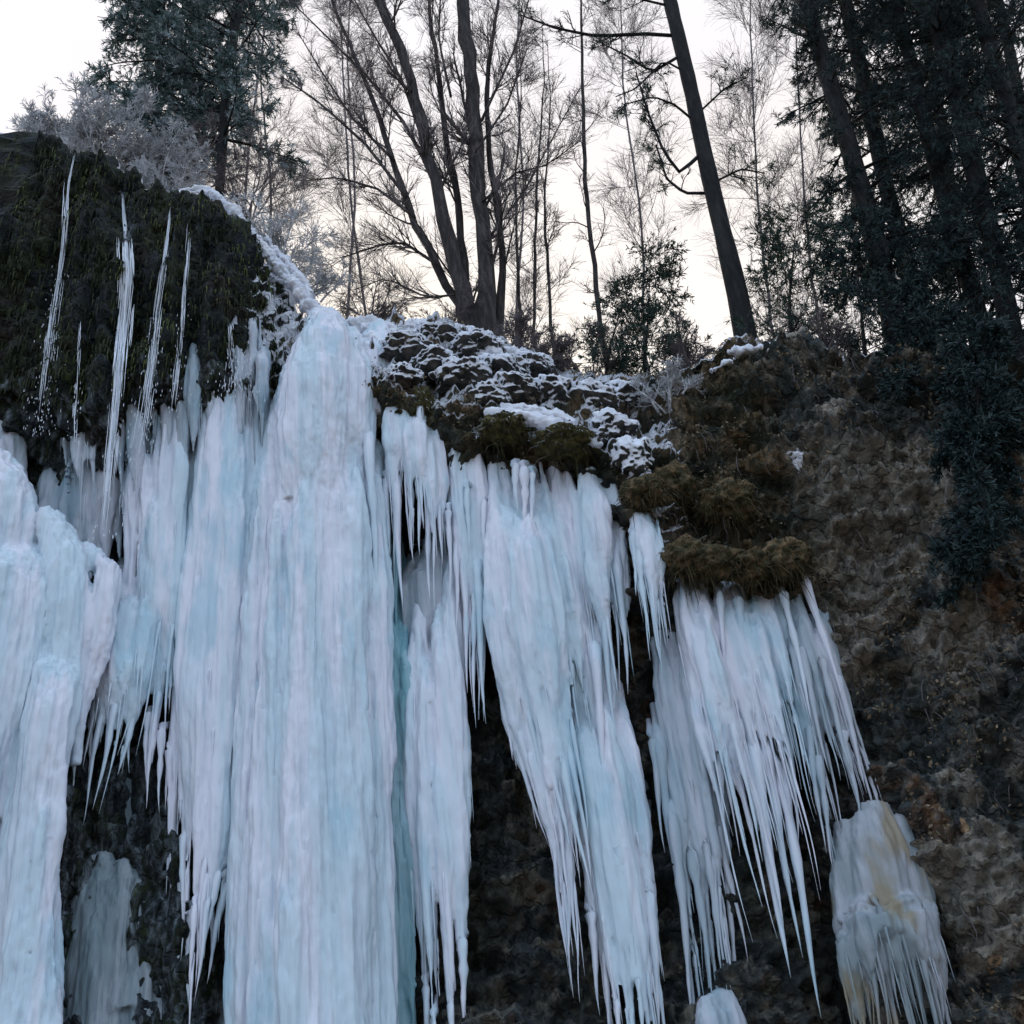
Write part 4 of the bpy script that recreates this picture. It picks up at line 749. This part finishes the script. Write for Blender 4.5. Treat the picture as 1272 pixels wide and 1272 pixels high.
conifer('young_fir', 'small fir low beside the dark conifer trunks, right of the spreading fir', 'tree', [(1075, 445, 5), (1070, 390, 4), (1065, 330, 3), (1062, 290, 1.5)], 13.2, 84, 42, 1.3, -.25, .1, NEEDLE_DARK, BARK_DARK, 9, 10, None, .5, nl=.08, nw=.018)

# --- the dark conifers on the right
GC = 'tall dark conifers crowding the upper right'
big = [([(1120, 450, 20), (1095, 330, 18), (1060, 200, 15), (1030, 100, 14), (1000, 0, 13), (965, -120, 11)], 13.4, 'tall dark conifer nearest the bright sky gap at upper right', 60, 1.5, .35),
       ([(1160, 460, 17), (1130, 340, 15), (1100, 230, 13), (1075, 110, 12), (1050, 0, 11), (1020, -120, 9)], 14.4, 'dark conifer right behind the one nearest the sky gap', 70, 1.9, .2),
       ([(1222, 420, 16), (1195, 310, 14), (1165, 220, 13), (1140, 110, 12), (1112, 0, 11), (1080, -120, 9)], 13.6, 'dark conifer in the middle of the crowded right hand trunks', 70, 2.0, .3),
       ([(1262, 440, 18), (1235, 310, 16), (1205, 190, 15), (1180, 90, 14), (1155, 0, 13), (1120, -120, 11)], 13.0, 'thick trunked dark conifer close to the right edge', 80, 2.1, .25),
       ([(1330, 440, 18), (1300, 320, 16), (1270, 200, 15), (1240, 90, 14), (1212, 0, 13), (1175, -120, 11)], 12.7, 'dark conifer cut by the right edge of the photo', 80, 2.3, .1),
       ([(1220, 440, 12), (1200, 330, 11), (1180, 230, 10), (1160, 100, 9), (1140, 0, 8), (1115, -120, 6)], 16.5, 'farther dark conifer filling the gaps at upper right', 80, 2.4, .1),
       ([(1330, 440, 12), (1305, 330, 11), (1285, 230, 10), (1262, 100, 9), (1240, 0, 8), (1205, -120, 6)], 16.0, 'farther dark conifer behind the right edge trunks', 80, 2.4, .1)]
for i, (pts, Y, lab, nlimb, L, t0) in enumerate(big):
    conifer('conifer_tree', lab, 'tree', pts, Y, 90 + i, int(nlimb * (1.15 if i < 5 else .8)), L * .9, -.4, t0 * .6, NEEDLE_DARK, BARK_DARK, 13, 20, GC, .1, 8, (.5, 0, 0) if i == 0 else None, .6 if i == 0 else 0, .085, .0115)
conifer('spruce_tree', 'dark young spruce hanging over the cliff edge at the right border', 'tree', [(1225, 700, 5), (1222, 600, 5), (1215, 500, 4), (1205, 400, 3)], 11.0, 101, 60, .95, -.5, .05, NEEDLE_DARK, BARK_DARK, 11, 12, None, .55, toground=False, nl=.09, nw=.02)
conifer('spruce_tree', 'dark young spruce at the cliff edge below the crowded conifer trunks', 'tree', [(1150, 520, 5), (1150, 460, 5), (1150, 400, 4), (1152, 330, 3)], 12.3, 102, 44, 1.1, -.45, .05, NEEDLE_DARK, BARK_DARK, 11, 12, None, .55, nl=.09, nw=.02, toground=False)

# --- twiggy bank shrubs
for i, (px, py, Y, h, lab, mat) in enumerate([(690, 445, 13.4, .75, 'brown twiggy shrub at the back of the snowy rocks', TWIG), (720, 455, 13.3, .9, 'brown twiggy shrub at the foot of the straight sapling', TWIG), (640, 425, 13.6, .8, 'twiggy shrub at the right foot of the multi stemmed tree', TWIG), (845, 445, 13.3, .9, 'twiggy shrub between the young fir and the leaning pine', TWIG), (830, 495, 12.6, .7, 'frost tipped shrub hanging over the brown cliff right of the snowy rocks', FROST_TWIG), (1020, 440, 13.2, .8, 'dark twiggy shrub under the spreading fir', TWIG), (560, 405, 14.0, .9, 'twiggy shrub at the left foot of the multi stemmed tree', TWIG), (455, 395, 14.0, .9, 'loose twiggy shrub behind the column head', TWIG)]):
    shrub('bare_shrub', lab, px, py, Y, h, 120 + i, mat, 10, .8, (7, 6, 5), twigr=.0045)

# ------------------------------------------------------------------ litter, moss and grass on the cliff
def on_cliff(n, pxr, pyr, r, mask=None):
    px = r.uniform(*pxr, n); py = r.uniform(*pyr, n)
    Wp = at(px, py, np.full(n, 12.2)); x, z = Wp[:, 0], Wp[:, 2]
    y = face_y(x, z); d = at(px, py, y); y = face_y(d[:, 0], d[:, 2]); d = at(px, py, y)
    zo = ovr_z(d[:, 0]); ok = (d[:, 2] < lip_z(d[:, 0]) - .05)
    return d, d[:, 2] - zo, ok
V3 = P.reshape(-1, 3)
def cliff_points(n, r, cond):
    i = r.integers(0, (nz - 2) * ncx, n * 8); i = i[cond(i)][:n]
    nn = Nn.reshape(-1, 3)[i]; jitter = r.normal(size=(len(i), 3)) * .04
    return V3[i] + jitter, nn, i
r = np.random.default_rng(77)
fr_ = front.reshape(-1); Xf = Xg.reshape(-1); Zf = Zg.reshape(-1)
p, nn, i = cliff_points(16000, r, lambda i: (fr_[i] > .5) & (Xf[i] > XA + .2) & (Xf[i] < 8) & (Zf[i] > 3) & (noise(V3[i] * 1.4) > .12))
a = unit(r.normal(size=p.shape) + nn * .3); bb = unit(np.cross(a, r.normal(size=p.shape))); s = r.uniform(.012, .045, len(p))[:, None]; p = p + nn * r.uniform(-.01, .07, len(p))[:, None]
b = MB(); b.quads(np.stack([p - a * s, p + bb * s * .5, p + a * s, p - bb * s * .5], 1)); tag(b.build('leaf_litter', LEAF, None, False), 'dead brown leaves and moss crumbs covering the cliff face', 'leaf litter', None, 'stuff')
p, nn, i = cliff_points(8000, r, lambda i: (fr_[i] > .4) & (Xf[i] < XL + .3) & (Xf[i] > -9) & (Zf[i] > 6))
n_ = len(p); L = r.uniform(.06, .30, n_); p = p - nn * .03; q = [p, p + nn * .05 + np.array([0, 0, -.3]) * L[:, None], p + nn * .06 + np.array([0, 0, -1.]) * L[:, None]]
b = MB(); b.tubes(np.stack(q, 1), r.uniform(.006, .016, n_)[:, None] * np.array([1, .8, .15])[None], 4, False); tag(b.build('moss_cover', MOSSLEAF), 'hanging dark green moss strands covering the dome', 'moss', None, 'stuff')
# roots hanging from the cliff face
p, nn, i = cliff_points(700, r, lambda i: (fr_[i] > .5) & (Xf[i] > XB - .5) & (Xf[i] < 7) & (Zf[i] > 2.5) & (noise(V3[i] * 1.1 + 4) > .05))
n_ = len(p); L = r.uniform(.08, .45, n_)[:, None]; w_ = r.normal(size=(n_, 3)) * .12; q = [p, p + nn * .05 + (w_ + np.array([0, 0, -.3])) * L, p + nn * .06 + (w_ * 1.5 + np.array([0, 0, -.65])) * L, p + nn * .05 + (w_ * .5 + np.array([0, 0, -1.0])) * L]
b = MB(); b.tubes(np.stack(q, 1), r.uniform(.003, .008, n_)[:, None] * np.array([1, .9, .7, .3])[None], 4, False); tag(b.build('root_tangle', TWIG), 'thin bare roots hanging from the brown cliff face', 'roots', None, 'stuff')
# dry grass on the brow
p, nn, i = cliff_points(5000, r, lambda i: (fr_[i] > .7) & (Xf[i] > XA) & (Xf[i] < 7) & (Zf[i] > lip_z(Xf[i]) - 1.3))
n_ = len(p); d = unit(nn + r.normal(size=p.shape) * .6 + np.array([0, 0, .2])); L = r.uniform(.06, .22, n_)[:, None]; q = [p, p + d * L * .6, p + d * L + np.array([0, 0, -.3]) * L]
b = MB(); b.tubes(np.stack(q, 1), np.full((n_, 1), .004) * np.array([1, .8, .3])[None], 3, False); tag(b.build('dry_grass', LEAF), 'dry grass and roots along the upper edge of the cliff', 'grass', None, 'stuff')

# ------------------------------------------------------------------ sky and sun
EL, ROT = rad(14), rad(-12)
w = bpy.data.worlds.new('World'); sc.world = w; w.use_nodes = True; nt = w.node_tree
bgn = nt.nodes['Background']; sky = N(nt, 'ShaderNodeTexSky', sky_type='NISHITA', sun_disc=False, sun_elevation=EL, sun_rotation=ROT)
sky.air_density = 1.0; sky.dust_density = 2.5
nt.links.new(sky.outputs[0], bgn.inputs['Color']); bgn.inputs['Strength'].default_value = .06
tc = N(nt, 'ShaderNodeTexCoord'); dt = N(nt, 'ShaderNodeVectorMath', operation='DOT_PRODUCT'); nt.links.new(tc.outputs['Generated'], dt.inputs[0]); dt.inputs[1].default_value = (-.1, .93, .35)
cn = N(nt, 'ShaderNodeTexNoise'); cn.inputs['Scale'].default_value = 2.2; cn.inputs['Detail'].default_value = 5; nt.links.new(tc.outputs['Generated'], cn.inputs['Vector'])
f = math_(nt, 'ADD', math_(nt, 'MULTIPLY', dt.outputs['Value'], .5), math_(nt, 'MULTIPLY', cn.outputs['Fac'], .2))
cl = ramp(nt, f, [(.0, (.565, .665, .825)), (.3, (.61, .695, .83)), (.42, (.66, .67, .70)), (.50, (.60, .548, .525)), (.585, (.635, .552, .44))])
b2 = N(nt, 'ShaderNodeBackground'); nt.links.new(cl, b2.inputs['Color']); b2.inputs['Strength'].default_value = 1.12
ad = N(nt, 'ShaderNodeAddShader'); nt.links.new(bgn.outputs[0], ad.inputs[0]); nt.links.new(b2.outputs[0], ad.inputs[1]); nt.links.new(ad.outputs[0], nt.nodes['World Output'].inputs['Surface'])
ld = bpy.data.lights.new('sun', 'SUN'); ld.energy = 1.0; ld.angle = rad(12); ld.color = (1, .93, .84); lo = bpy.data.objects.new('sun', ld); col.objects.link(lo)
sd = Vector((math.sin(ROT) * math.cos(EL), math.cos(ROT) * math.cos(EL), math.sin(EL))); lo.rotation_euler = sd.to_track_quat('Z', 'Y').to_euler()
vs = sc.view_settings; vs.view_transform = 'Standard'; vs.look = 'None'; vs.exposure = .42; vs.gamma = 1
sc.cycles.use_denoising = True; sc.cycles.max_bounces = 4; sc.cycles.diffuse_bounces = 3; sc.cycles.transparent_max_bounces = 8
